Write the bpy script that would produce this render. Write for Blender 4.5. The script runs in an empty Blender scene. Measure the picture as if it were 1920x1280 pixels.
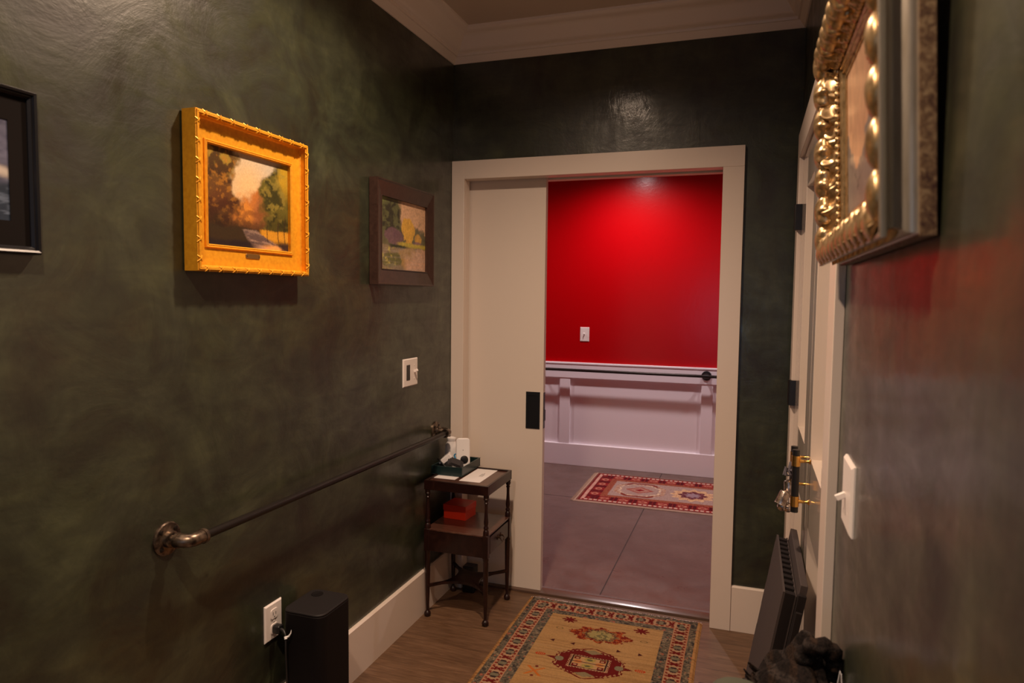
import bpy, bmesh, math, random
import numpy as np
from mathutils import Vector, Matrix
C = bpy.context.scene.collection
PI = math.pi
random.seed(4)
XR = 1.592      # right wall
DY = 2.733      # red wall
CZ = 2.737      # ceiling

# ------------------------------------------------------------------ tags
def link(o, parent=None):
    C.objects.link(o)
    if parent: o.parent = parent
    return o
def tag(o, label, cat, group=None):
    o['label'] = label; o['category'] = cat
    if group: o['group'] = group
    return o
def thing(name, label, cat, loc=(0, 0, 0), rot=(0, 0, 0), group=None):
    o = bpy.data.objects.new(name, None); o.empty_display_size = .05
    C.objects.link(o); o.location = loc; o.rotation_euler = rot
    return tag(o, label, cat, group)

# ------------------------------------------------------------------ mesh helpers
def obj(name, bm, mat, parent=None, smooth=None, bevel=0, seg=2, rel=None):
    bmesh.ops.recalc_face_normals(bm, faces=bm.faces)
    me = bpy.data.meshes.new(name); bm.to_mesh(me); bm.free()
    me.materials.append(mat)
    o = link(bpy.data.objects.new(name, me), parent)
    if smooth is not None:
        me.polygons.foreach_set('use_smooth', [True] * len(me.polygons))
        if smooth < 3: me.set_sharp_from_angle(angle=smooth)
    if bevel:
        m = o.modifiers.new('b', 'BEVEL'); m.width = bevel; m.segments = seg; m.limit_method = 'ANGLE'
        m.harden_normals = False
        me.polygons.foreach_set('use_smooth', [True] * len(me.polygons)); me.set_sharp_from_angle(angle=math.radians(50))
    if rel is not None:     # geometry given in world space, parent is placed at rel
        me.transform(Matrix.Translation(-Vector(rel)))
    return o
def struct(name, bm, mat, **k):
    o = obj(name, bm, mat, **k); o['kind'] = 'structure'; return o
def box(bm, a, b, mat=None):
    x0, y0, z0 = a; x1, y1, z1 = b
    vs = [bm.verts.new(p) for p in ((x0,y0,z0),(x1,y0,z0),(x1,y1,z0),(x0,y1,z0),(x0,y0,z1),(x1,y0,z1),(x1,y1,z1),(x0,y1,z1))]
    if mat is not None:
        for v in vs: v.co = mat @ v.co
    for f in ((0,3,2,1),(4,5,6,7),(0,1,5,4),(1,2,6,5),(2,3,7,6),(3,0,4,7)): bm.faces.new([vs[i] for i in f])
    return vs
def B(*boxes):
    bm = bmesh.new()
    for a, b in boxes: box(bm, a, b)
    return bm
def frame_at(d):
    d = Vector(d).normalized()
    a = Vector((0, 0, 1)) if abs(d.z) < .9 else Vector((1, 0, 0))
    u = d.cross(a).normalized(); return u, d.cross(u).normalized()
def tube(bm, pts, r, n=12, cap=True):
    pts = [Vector(p) for p in pts]
    rs = r if isinstance(r, (list, tuple)) else [r] * len(pts)
    rings = []; pu = None
    for i, p in enumerate(pts):
        d = (pts[min(i+1, len(pts)-1)] - pts[max(i-1, 0)])
        if d.length < 1e-9: d = Vector((0,0,1))
        d.normalize()
        if pu is None: u, v = frame_at(d)
        else:
            u = (pu - d * pu.dot(d)).normalized(); v = d.cross(u).normalized()
        pu = u
        rings.append([bm.verts.new(p + (u * math.cos(2*PI*k/n) + v * math.sin(2*PI*k/n)) * rs[i]) for k in range(n)])
    for a, b in zip(rings, rings[1:]):
        for k in range(n): bm.faces.new((a[k], a[(k+1) % n], b[(k+1) % n], b[k]))
    if cap:
        bm.faces.new(rings[0][::-1]); bm.faces.new(rings[-1])
def lathe(bm, prof, org, axis=(0,0,1), n=20):
    """prof: list of (radius, distance along axis)"""
    ax = Vector(axis).normalized(); u, v = frame_at(ax); org = Vector(org)
    rings = [[bm.verts.new(org + ax*h + (u*math.cos(2*PI*k/n)+v*math.sin(2*PI*k/n))*max(r, 1e-4)) for k in range(n)] for r, h in prof]
    for a, b in zip(rings, rings[1:]):
        for k in range(n): bm.faces.new((a[k], a[(k+1) % n], b[(k+1) % n], b[k]))
    bm.faces.new(rings[0][::-1]); bm.faces.new(rings[-1])
def ball(bm, c, r, n=14, m=10, mat=None):
    r = (r, r, r) if not isinstance(r, (tuple, list)) else r
    M = Matrix.Translation(c) @ (mat or Matrix.Identity(4)) @ Matrix.Diagonal((r[0], r[1], r[2], 1))
    bmesh.ops.create_uvsphere(bm, u_segments=n, v_segments=m, radius=1, matrix=M)
def rbox(bm, a, b, r, axis=2, seg=6):
    """box with rounded vertical (axis) edges"""
    ax = [0,1,2]; ax.remove(axis); i, j = ax
    cs = []
    for (sx, sy, a0) in ((1,1,0),(0,1,90),(0,0,180),(1,0,270)):
        cx = (b[i]-r) if sx else (a[i]+r); cy = (b[j]-r) if sy else (a[j]+r)
        for k in range(seg+1):
            t = math.radians(a0 + 90*k/seg); cs.append((cx + r*math.cos(t), cy + r*math.sin(t)))
    rings = []
    for h in (a[axis], b[axis]):
        ring = []
        for x, y in cs:
            p = [0,0,0]; p[i] = x; p[j] = y; p[axis] = h; ring.append(bm.verts.new(p))
        rings.append(ring)
    n = len(cs)
    for k in range(n): bm.faces.new((rings[0][k], rings[0][(k+1)%n], rings[1][(k+1)%n], rings[1][k]))
    bm.faces.new(rings[0][::-1]); bm.faces.new(rings[1])
def picture_sweep(bm, prof, w, h, close=True):
    """mitred moulding in local coords: u=x, v=z, normal=-y. prof (offset outward from sight edge, depth)"""
    rings = []
    for o, d in prof:
        a, b = w/2 + o, h/2 + o
        rings.append([bm.verts.new((x, -d, z)) for x, z in ((-a,-b),(a,-b),(a,b),(-a,b))])
    pr = list(zip(rings, rings[1:])) + ([(rings[-1], rings[0])] if close else [])
    for a, b in pr:
        for k in range(4): bm.faces.new((a[k], a[(k+1)%4], b[(k+1)%4], b[k]))

# ------------------------------------------------------------------ materials
def mat(name, col=(.5,.5,.5), rough=.5, metal=0, spec=.5, coat=0, coat_rough=.1):
    m = bpy.data.materials.new(name); m.use_nodes = True
    b = m.node_tree.nodes['Principled BSDF']
    b.inputs['Base Color'].default_value = (*col, 1); b.inputs['Roughness'].default_value = rough
    b.inputs['Metallic'].default_value = metal; b.inputs['Specular IOR Level'].default_value = spec
    b.inputs['Coat Weight'].default_value = coat; b.inputs['Coat Roughness'].default_value = coat_rough
    return m
def N(m, t, **k):
    n = m.node_tree.nodes.new(t)
    for a, v in k.items():
        if a.startswith('_'): n.inputs[a[1:].replace('_', ' ')].default_value = v
        else: setattr(n, a, v)
    return n
def L(m, a, b): m.node_tree.links.new(a, b)
def bsdf(m): return m.node_tree.nodes['Principled BSDF']
def coords(m, scale=(1,1,1), rot=(0,0,0), kind='Object'):
    t = N(m, 'ShaderNodeTexCoord'); p = N(m, 'ShaderNodeMapping')
    p.inputs['Scale'].default_value = scale; p.inputs['Rotation'].default_value = rot
    L(m, t.outputs[kind], p.inputs['Vector']); return p.outputs['Vector']
def ramp(m, fac, stops):
    r = N(m, 'ShaderNodeValToRGB'); e = r.color_ramp.elements
    while len(e) < len(stops): e.new(.5)
    for i, (p, c) in enumerate(stops):
        e[i].position = p; e[i].color = (*c, 1) if len(c) == 3 else c
    L(m, fac, r.inputs['Fac']); return r.outputs['Color']
def noise(m, vec, scale, detail=4, rough=.5, dist=0):
    n = N(m, 'ShaderNodeTexNoise', _Scale=scale, _Detail=detail, _Roughness=rough, _Distortion=dist)
    L(m, vec, n.inputs['Vector']); return n.outputs['Fac']
def bump(m, h, strength=.2, dist=.01, prev=None):
    b = N(m, 'ShaderNodeBump', _Strength=strength, _Distance=dist)
    L(m, h, b.inputs['Height'])
    if prev: L(m, prev, b.inputs['Normal'])
    return b.outputs['Normal']
def mix(m, f, a, b, mode='MIX'):
    n = N(m, 'ShaderNodeMix', data_type='RGBA', blend_type=mode)
    for s, v in (('Factor', f), ('A', a), ('B', b)):
        i = [x for x in n.inputs if x.name == s and (x.type == 'RGBA' or s == 'Factor' and x.type == 'VALUE')][0]
        if hasattr(v, 'links') or hasattr(v, 'is_linked'): L(m, v, i)
        else: i.default_value = v if s == 'Factor' else (*v, 1)
    return [o for o in n.outputs if o.type == 'RGBA'][0]

def plaster(name, c1, c2, c3, rough=.36, scl=(1,1,1)):
    m = mat(name, c1, rough); b = bsdf(m)
    v = coords(m, scl)
    n1 = noise(m, v, 3.6, 7, .66, .8)
    # short overlapping trowel strokes in two leaning directions
    def stroke(rot, sc, seed):
        q = coords(m, sc, rot); return noise(m, q, seed, 5, .6, .55)
    s1 = stroke((.7,.7,.5), (3.2,3.2,9), 2.1); s2 = stroke((-.5,-.8,.9), (8,4,3.0), 1.7)
    n2 = mix(m, .5, s1, s2)
    base = ramp(m, n1, [(.34, c1), (.5, c2), (.68, c3)])
    sw = ramp(m, n2, [(.36, (.52,.52,.52)), (.5, (1,1,1)), (.63, (1.6,1.55,1.45))])
    L(m, mix(m, .85, base, sw, 'MULTIPLY'), b.inputs['Base Color'])
    n3 = noise(m, v, 34, 4, .6, .3)
    r = ramp(m, n2, [(.35, (rough+.13,)*3), (.65, (rough-.08,)*3)]); L(m, r, b.inputs['Roughness'])
    nb = bump(m, n1, .09, .03); nb = bump(m, n2, .15, .010, nb); nb = bump(m, n3, .07, .002, nb)
    L(m, nb, b.inputs['Normal'])
    nb = bump(m, n1, .08, .03); nb = bump(m, n2, .13, .008, nb)
    b.inputs['Specular IOR Level'].default_value = .6
    b.inputs['Coat Weight'].default_value = .32; b.inputs['Coat Roughness'].default_value = .13
    L(m, nb, b.inputs['Coat Normal'])
    return m
G1, G2, G3 = (.018,.0165,.0095), (.028,.032,.0175), (.046,.052,.029)
M_green = plaster('olive_plaster', G1, G2, G3)
M_red = mat('red_gloss_paint', (.42,.0007,.0028), .22)
v = coords(M_red); nb = bump(M_red, noise(M_red, v, 30, 3, .6, .6), .10, .004); nb = bump(M_red, noise(M_red, v, 4, 2), .06, .02, nb)
L(M_red, nb, bsdf(M_red).inputs['Normal'])
M_trim = mat('cream_gloss_trim', (.72,.62,.54), .28)
M_door = mat('cream_door_paint', (.72,.63,.55), .38)
M_gdoor = mat('cream_high_gloss_paint', (.68,.59,.51), .30, coat=1, coat_rough=.06)
M_wains = mat('white_wainscot_paint', (.88,.83,.88), .34)
M_ceil = mat('ceiling_paint', (.60,.51,.42), .6)
M_crown = mat('crown_paint', (.84,.76,.68), .35)
M_black = mat('black_satin_metal', (.008,.008,.009), .35)
M_pipe = mat('dark_pipe_metal', (.030,.024,.021), .36, .7)
M_fit = mat('worn_iron_fitting', (.16,.12,.09), .34, .85)
nn = noise(M_fit, coords(M_fit), 60, 4); L(M_fit, ramp(M_fit, nn, [(.35, (.05,.035,.028)), (.65, (.24,.18,.13))]), bsdf(M_fit).inputs['Base Color'])
M_plate = mat('white_switch_plastic', (.80,.74,.70), .35)
M_slot = mat('dark_slot', (.02,.018,.018), .4)

# oak floor: planks run across the hall (x)
M_floor = mat('oak_planks', (.2,.12,.07), .42)
v = coords(M_floor)
br = N(M_floor, 'ShaderNodeTexBrick', offset=.37, _Scale=1.0, _Mortar_Size=.0016, _Mortar_Smooth=.2, _Brick_Width=1.15, _Row_Height=.19)
br.inputs['Color1'].default_value = (.30,.30,.30,1); br.inputs['Color2'].default_value = (.75,.75,.75,1); br.inputs['Mortar'].default_value = (0,0,0,1)
L(M_floor, v, br.inputs['Vector'])
gr = noise(M_floor, coords(M_floor, (2.2, 26, 1)), 3.0, 8, .62, 1.2)
big = noise(M_floor, coords(M_floor, (1.2, 5, 1)), 2.0, 4, .5, .8)
c = ramp(M_floor, gr, [(.3, (.085,.045,.023)), (.55, (.150,.085,.047)), (.75, (.205,.122,.072))])
c = mix(M_floor, .55, c, ramp(M_floor, big, [(.3, (.6,.55,.5)), (.7, (1.2,1.15,1.1))]), 'MULTIPLY')
c = mix(M_floor, .5, c, ramp(M_floor, br.outputs['Color'], [(0, (.35,.33,.3)), (.3, (.86,.84,.82)), (.8, (1.12,1.12,1.12))]), 'MULTIPLY')
L(M_floor, c, bsdf(M_floor).inputs['Base Color'])
L(M_floor, bump(M_floor, gr, .08, .002), bsdf(M_floor).inputs['Normal'])
# concrete floor
M_conc = mat('stained_concrete', (.2,.13,.12), .30)
v = coords(M_conc)
c = ramp(M_conc, noise(M_conc, v, 1.6, 6, .6, .6), [(.3, (.092,.052,.042)), (.7, (.160,.098,.082))])
c = mix(M_conc, .5, c, ramp(M_conc, noise(M_conc, v, 60, 3, .7), [(.3, (.7,.7,.7)), (.7, (1.2,1.2,1.2))]), 'MULTIPLY')
L(M_conc, c, bsdf(M_conc).inputs['Base Color'])
L(M_conc, ramp(M_conc, noise(M_conc, v, 7, 4), [(.3, (.26,)*3), (.7, (.46,)*3)]), bsdf(M_conc).inputs['Roughness'])
M_joint = mat('saw_cut_joint', (.035,.022,.02), .8)
M_thresh = mat('threshold_varnished_wood', (.105,.062,.044), .24, coat=.35)

def vcol(m, attr='Col', rough=.6, spec=.3):
    a = N(m, 'ShaderNodeVertexColor', layer_name=attr); L(m, a.outputs['Color'], bsdf(m).inputs['Base Color'])
    bsdf(m).inputs['Roughness'].default_value = rough; bsdf(m).inputs['Specular IOR Level'].default_value = spec
    return m

# ------------------------------------------------------------------ numpy pattern helpers
def vnoise(x, y, seed=0):
    xi = np.floor(x).astype(np.int64); yi = np.floor(y).astype(np.int64); xf = x - xi; yf = y - yi
    def h(i, j):
        n = (i * 374761393 + j * 668265263 + seed * 974634777) & 0xffffffff
        n = ((n ^ (n >> 13)) * 1274126177) & 0xffffffff
        return ((n ^ (n >> 16)) & 0xffff) / 65535.0
    sx = xf*xf*(3-2*xf); sy = yf*yf*(3-2*yf)
    return (h(xi,yi)*(1-sx)+h(xi+1,yi)*sx)*(1-sy)+(h(xi,yi+1)*(1-sx)+h(xi+1,yi+1)*sx)*sy
def fbm(x, y, o=4, seed=0):
    s = 0; a = .5; t = 0
    for k in range(o):
        s = s + a*vnoise(x*2**k, y*2**k, seed+k*17); t += a; a *= .55
    return s/t
def srgb(r, g, b):
    f = lambda c: (c/255/12.92) if c/255 <= .04045 else ((c/255+.055)/1.055)**2.4
    return np.array([f(r), f(g), f(b)])
def sst(a, b, x):
    t = np.clip((x-a)/(b-a), 0, 1); return t*t*(3-2*t)
def put(col, mask, c):
    m = np.clip(mask, 0, 1).astype(float)[..., None]; return col*(1-m) + np.asarray(c)*m
def grid_obj(name, nx, ny, pos, colf, material, parent=None, disp=None):
    """coloured solid-free grid; pos(u,v)->xyz arrays"""
    u, v = np.meshgrid(np.linspace(0,1,nx), np.linspace(0,1,ny))
    P = np.stack(pos(u, v), -1).reshape(-1, 3)
    i = np.arange(nx*ny).reshape(ny, nx)
    F = np.stack([i[:-1,:-1], i[:-1,1:], i[1:,1:], i[1:,:-1]], -1).reshape(-1, 4)
    me = bpy.data.meshes.new(name)
    me.vertices.add(len(P)); me.vertices.foreach_set('co', P.astype(np.float32).ravel())
    me.loops.add(F.size); me.loops.foreach_set('vertex_index', F.astype(np.int32).ravel())
    me.polygons.add(len(F)); me.polygons.foreach_set('loop_start', np.arange(0, F.size, 4, dtype=np.int32))
    me.update(calc_edges=True); me.validate()
    me.polygons.foreach_set('use_smooth', [True]*len(F))
    if colf is not None:
        c = np.clip(colf(u, v), 0, 1); ca = me.color_attributes.new('Col', 'FLOAT_COLOR', 'POINT')
        ca.data.foreach_set('color', np.concatenate([c, np.ones(c.shape[:2]+(1,))], -1).astype(np.float32).ravel())
    me.materials.append(material)
    return link(bpy.data.objects.new(name, me), parent)

# ================================================================== SETTING
YB = -5.6      # back of the hall, behind the camera
struct('floor', B(((-.15, YB, -.1), (XR+.15, .045, 0))), M_floor)
o = struct('floor_concrete', B(((-2.4, .045, -.1), (3.6, DY+.1, 0))), M_conc); o.name = 'floor'
struct('ceiling', B(((-.15, YB, CZ), (XR+.15, .14, CZ+.1))), M_ceil)
M_ceil2 = mat('ceiling_paint_beyond', (.62,.56,.54), .6)
struct('ceiling', B(((-2.4, .14, CZ+.0), (3.6, DY+.1, CZ+.1))), M_ceil2)
struct('wall_left', B(((-.15, YB, 0), (0, 0, CZ))), M_green)
# right wall has the door opening y -1.53..-.25, z<2.03
struct('wall_right', B(((XR, YB, 0), (XR+.15, -1.532, CZ)), ((XR, -.248, 0), (XR+.15, 0, CZ)), ((XR, -1.532, 2.03), (XR+.15, -.248, CZ))), M_green)
# far wall with wide opening x .0675..1.2796, the left part is the pocket
struct('wall_far', B(((-.15, 0, 2.065), (XR+.15, .05, CZ)), ((1.30, 0, 0), (XR+.15, .14, 2.065)),
                     ((-.15, .10, 2.065), (XR+.15, .14, CZ)), ((-.15, .05, 2.10), (XR+.15, .10, CZ)),
                     ((-1.0, 0, 0), (.0475, .05, 2.065)), ((-1.0, .115, 0), (.0475, .14, 2.065))), M_green)
struct('wall_back', B(((-.15, YB-.1, 0), (.35, YB, CZ)), ((1.25, YB-.1, 0), (XR+.15, YB, CZ)), ((.35, YB-.1, 2.1), (1.25, YB, CZ))), M_green)
# red room walls
struct('wall_red', B(((-2.4, DY, 0), (3.6, DY+.1, CZ))), M_red)
struct('wall_red_left', B(((-2.5, .14, 0), (-2.4, DY, CZ))), M_red).name = 'wall_west'
struct('wall_red_right', B(((3.6, .14, 0), (3.7, DY, CZ))), M_red).name = 'wall_east'
struct('wall_red_near', B(((-2.4, .14, 0), (-.0475, .16, CZ)), ((-.0475, .14, 2.17), (1.40, .16, CZ)), ((1.40, .14, 0), (3.6, .16, CZ))), M_red).name = 'wall_near'

# saw cuts in the concrete (shallow dark strips let in the surface)
for i, (a, b) in enumerate((((.742, .13, -.001), (.748, DY-.02, .0006)), ((-2.4, 1.748, -.001), (3.6, 1.754, .0006)))):
    o = struct('trim_1', B((a, b)), M_joint); o.name = 'trim_1%d' % (4+i)

# threshold
bm = bmesh.new()
prof = [(.045, .001), (.045, .010), (.052, .0125), (.070, .0145), (.082, .0165), (.090, .0175), (.098, .0165), (.108, .013), (.128, .010), (.134, .004), (.134, .001)]
rr = [[bm.verts.new((x, y, z)) for y, z in prof] for x in (.0675, 1.2796)]
for k in range(len(prof)-1): bm.faces.new((rr[0][k], rr[0][k+1], rr[1][k+1], rr[1][k]))
bm.faces.new(rr[0]); bm.faces.new(rr[1][::-1])
struct('trim_2', bm, M_thresh, smooth=math.radians(30))

# far door casing + jambs
e = -.02
struct('trim_3', B(((.001, e, 0), (.0675, 0, 2.139)), ((.0675, e, 2.05), (1.3685, 0, 2.139)), ((1.2796, e, 0), (1.3685, 0, 2.05))), M_trim, bevel=.0015)
# jamb: split jamb each side with the pocket slot on the left, head with track slot
struct('trim_4', B(((.0476, 0, 0), (.0675, .05, 2.05)), ((.0476, .115, 0), (.0675, .16, 2.05)),
                   ((1.2796, 0, 0), (1.2995, .16, 2.05)),
                   ((.0476, 0, 2.05), (1.2995, .052, 2.0645)), ((.0476, .112, 2.05), (1.2995, .16, 2.0645))), M_trim, bevel=.001)
M_track = mat('grey_track', (.30,.22,.19), .4, .3)
struct('trim_5', B(((.05, .053, 2.078), (1.28, .111, 2.085)), ((.05, .0735, 2.064), (1.28, .0765, 2.078)), ((.05, .0905, 2.064), (1.28, .0935, 2.078))), M_track)
# casing on the room side
struct('trim_6', B(((-.0475, .16, 0), (.0475, .18, 2.17)), ((.0475, .16, 2.06), (1.30, .18, 2.17)), ((1.30, .16, 0), (1.40, .18, 2.17))), M_wains, bevel=.0015)

# baseboards
def baseboard(name, axis, c0, c1, face, h, m, s, cham=.004):
    bm = bmesh.new(); t = .015*s
    prof = [(0, 0), (t, 0), (t, h-.006), (t*.6, h), (0, h)]
    rr = []
    for q in (c0, c1):
        rr.append([bm.verts.new((face+d, q, z) if axis == 'y' else (q, face+d, z)) for d, z in prof])
    n = len(prof)
    for k in range(n): bm.faces.new((rr[0][k], rr[0][(k+1)%n], rr[1][(k+1)%n], rr[1][k]))
    bm.faces.new(rr[0]); bm.faces.new(rr[1][::-1])
    return struct(name, bm, m)
baseboard('baseboard_left', 'y', YB, -.021, 0, .2046, M_trim, 1)
baseboard('baseboard_far', 'x', 1.369, XR, 0, .2046, M_trim, -1)
baseboard('baseboard_right', 'y', YB, -1.645, XR, .2046, M_trim, -1)

# crown moulding around the hall, coffer style
CP = [(0, 2.607), (.006, 2.607), (.026, 2.634), (.034, 2.634), (.036, 2.638), (.036, 2.645), (.046, 2.648), (.058, 2.662), (.070, 2.682), (.086, 2.702),
      (.102, 2.712), (.108, 2.713), (.120, 2.722), (.128, 2.728), (.130, CZ), (0, CZ)]
bm = bmesh.new()
X0, X1, Y0, Y1 = 0, XR, YB, 0
rings = [[bm.verts.new((x, y, z)) for x, y in ((X0+d, Y0+d), (X1-d, Y0+d), (X1-d, Y1-d), (X0+d, Y1-d))] for d, z in CP]
for a, b in zip(rings, rings[1:]):
    for k in range(4): bm.faces.new((a[k], a[(k+1)%4], b[(k+1)%4], b[k]))
struct('trim_7', bm, M_crown, smooth=math.radians(35))

# wainscot on the red wall
W = DY
struct('trim_8', B(((-2.4, W-.030, .775), (3.6, W, .895))), M_wains, bevel=.002)
struct('trim_9', B(((-2.4, W-.034, .895), (3.6, W, .911))), M_wains, bevel=.003)
struct('baseboard_red', B(((-2.4, W-.032, 0), (3.6, W, .191))), M_wains, bevel=.003)
xs = -.162 - 1.209*1
st = []
for k in range(4): st.append((-.162 + 1.209*(k-1), -.07 + 1.209*(k-1)))
struct('trim_10', B(*[((a, W-.026, .191), (b, W, .775)) for a, b in st]), M_wains, bevel=.0015)
struct('trim_11', B(((-2.4, W-.006, .191), (3.6, W, .775))), M_wains)

# ================================================================== SLIDING DOOR
d = thing('sliding_door', 'cream flat sliding pocket door pulled part way across the opening to the red room', 'door', (.2, .0825, 0)); d['kind'] = 'structure'
d.name = 'door_1'
R0 = (.2, .0825, 0)
obj('door_panel', B(((-.55, .065, .012), (.46, .100, 2.075))), M_door, d, bevel=.0015, rel=R0)
def flush_pull(y, s, name='flush_pull'):
    bm = bmesh.new()
    x0, x1, z0, z1 = .372, .444, .829, 1.012; f = y; t = .003*s
    box(bm, (x0, min(f, f-t), z0), (x0+.012, max(f, f-t), z1)); box(bm, (x1-.012, min(f, f-t), z0), (x1, max(f, f-t), z1))
    box(bm, (x0+.012, min(f, f-t), z0), (x1-.012, max(f, f-t), z0+.018)); box(bm, (x0+.012, min(f, f-t), z1-.018), (x1-.012, max(f, f-t), z1))
    box(bm, (x0+.012, min(f, f-t*.3), z0+.018), (x1-.012, max(f, f-t*.3), z1-.018))
    o = obj(name, bm, M_black, d, rel=R0); return o
flush_pull(.065, 1)
bm = bmesh.new(); box(bm, (.46, .070, .832), (.4615, .095, 1.010)); tube(bm, [(.4615, .0825, .87), (.4655, .0825, .87), (.4655, .0825, .925), (.4615, .0825, .925)], .002, 8)
obj('edge_pull', bm, M_black, d, rel=R0)['label'] = 'black pull plate on the door edge'

# ================================================================== DOUBLE DOORS IN RIGHT WALL
FX = 1.588                               # door face
ca = B(((1.572, -1.642, 0), (XR, -1.528, 2.03)), ((1.572, -.252, 0), (XR, -.139, 2.03)), ((1.572, -1.642, 2.03), (XR, -.139, 2.139)))
struct('trim_12', ca, M_trim, bevel=.0015)
def ring_panel(bm, y0, y1, z0, z1, depth=.03):
    """recess for a panel: reveal + raised bead"""
    b = .010
    box(bm, (FX+depth-.006, y0+.03, z0+.03), (FX+depth, y1-.03, z1-.03))
def leaf(y0, y1, panels, idx):
    """slab built from stiles and rails so that panels are true recesses"""
    o_ = thing('door_%d' % idx, '', 'door', (FX, (y0+y1)/2, 0)); org = (FX, (y0+y1)/2, 0)
    bm = bmesh.new()
    ys0, ys1 = panels[0][0], panels[0][1]
    X2 = FX+.045
    box(bm, (FX, y0, .01), (X2, ys0, 2.025)); box(bm, (FX, ys1, .01), (X2, y1, 2.025))
    zs = [.01] + [q for p_ in panels for q in (p_[2], p_[3])] + [2.025]
    for a, b_ in zip(zs[::2], zs[1::2]): box(bm, (FX, ys0, a), (X2, ys1, b_))
    obj('door_slab', bm, M_gdoor, o_, rel=org, bevel=.001)
    for (a, b_, c0, c1) in panels:
        q = bmesh.new(); box(q, (FX+.032, a, c0), (FX+.040, b_, c1))
        obj('door_panel', q, M_gdoor, o_, rel=org)
    return o_, org
dA, oA = leaf(-.945, -.254, [(-.80, -.47, .20, .82), (-.80, -.47, 1.02, 1.885)], 2)
dB, oB = leaf(-1.526, -.950, [(-1.415, -1.035, .20, .82), (-1.415, -1.035, 1.02, 1.885)], 3)
tag(dA, 'farther cream panelled leaf of the double doors, with bells hanging from its handle', 'door')
tag(dB, 'nearer cream panelled leaf of the double doors, next to the light switch', 'door')
dA['kind'] = dB['kind'] = 'structure'
M_brass = mat('brushed_brass', (.78,.45,.12), .26, 1)
def pull(dr, org, y, x=1.548, z0=.868, z1=1.05):
    h = bmesh.new(); tube(h, [(x, y, z0), (x, y, z1)], .0105, 16)
    hp = obj('handle', h, M_black, dr, smooth=.8, rel=org); hp['label'] = 'black bar handle with brass collars'
    c_ = bmesh.new()
    for z in (z0+.032, z1-.032):
        tube(c_, [(x, y, z-.015), (x, y, z+.015)], .0120, 16)
        lathe(c_, [(.006, .010), (.0045, .02), (.004, .033), (.009, .0395)], (x, y, z), (1, 0, 0), 12)
    me = obj('handle_collar', c_, M_brass, hp, smooth=.8, rel=org)
pull(dA, oA, -.895, 1.554, .880, 1.028)
pull(dB, oB, -1.055, 1.549, .868, 1.050)
def hinge(dr, org, y, z, s=1):
    h = bmesh.new(); tube(h, [(1.566, y, z-.05), (1.566, y, z+.05)], .0065, 10)
    box(h, (1.566, y-.022, z-.049), (1.5875, y-.0005, z+.049)) if s > 0 else box(h, (1.566, y+.0005, z-.049), (1.5875, y+.02, z+.049))
    if s < 0: h.free(); h = bmesh.new(); tube(h, [(1.5755, y+.008, z-.042), (1.5755, y+.008, z+.042)], .0030, 10); box(h, (1.5755, y+.008, z-.042), (1.588, y+.011, z+.042))
    obj('hinge', h, M_black, dr, rel=org)
for z in (1.80, 1.115, .3): hinge(dA, oA, -.252, z)
for z in (1.80, 1.063, .3): hinge(dB, oB, -1.528, z, -1)

# ================================================================== ELECTRICAL PLATES
def plate_mesh(w, h, t=.006, b=.004):
    bm = bmesh.new()      # local: u=x, v=z, normal -y
    r0 = [bm.verts.new((sx*w/2, 0, sz*h/2)) for sx, sz in ((-1,-1),(1,-1),(1,1),(-1,1))]
    r1 = [bm.verts.new((sx*w/2, -t*.4, sz*h/2)) for sx, sz in ((-1,-1),(1,-1),(1,1),(-1,1))]
    r2 = [bm.verts.new((sx*(w/2-b), -t, sz*(h/2-b))) for sx, sz in ((-1,-1),(1,-1),(1,1),(-1,1))]
    for a, b_ in ((r0, r1), (r1, r2)):
        for k in range(4): bm.faces.new((a[k], a[(k+1)%4], b_[(k+1)%4], b_[k]))
    bm.faces.new(r2); bm.faces.new(r0[::-1])
    return bm
def toggle(parent, x, z, up=True):
    s = 1 if up else -1
    bm = bmesh.new()
    M = Matrix.Translation((x, -.006, z)) @ Matrix.Rotation(math.radians(-28*s), 4, 'X')
    box(bm, (-.0045, -.019, -.0055), (.0045, 0, .0055), M)
    o = obj('toggle', bm, M_plate, parent, bevel=.0015); return o
def screws(parent, pts):
    for x, z in pts:
        bm = bmesh.new(); lathe(bm, [(.0035, .0055), (.0035, .0068), (.002, .0074)], (x, 0, z), (0, -1, 0), 10)
        obj('screw', bm, M_plate, parent, smooth=.8)
LW, RW = (0, 0, PI/2), (0, 0, -PI/2)       # local -y points to +x / to -x
# left wall two-gang: slot dimmer + toggle
t = thing('switch_plate', 'white two-gang switch plate on the left green wall, one black sensor strip and one toggle', 'switch', (0, -.4605, 1.143), LW)
obj('plate', plate_mesh(.135, .122), M_plate, t)
obj('sensor_strip', B(((-.041, -.0072, -.033), (-.009, -.006, .034))), M_slot, t, bevel=.001)['label'] = 'black vertical strip'
toggle(t, .033, .0); screws(t, [(.033, .03), (.033, -.03)])
# red wall
t = thing('light_switch', 'white single toggle light switch on the red wall beyond the doorway', 'switch', (.0485, DY, 1.159))
obj('plate', plate_mesh(.080, .123), M_plate, t); toggle(t, -.002, 0); screws(t, [(0, .03), (0, -.03)])
# right wall two-gang, near
t = thing('light_switch', 'wide white toggle switch plate on the right green wall beside the white doors', 'switch', (XR, -1.826, 1.131), RW)
obj('plate', plate_mesh(.115, .125, .007, .005), M_plate, t)
toggle(t, -.010, -.002, False); screws(t, [(-.023, .03), (-.023, -.03), (.023, .03), (.023, -.03)])
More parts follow.
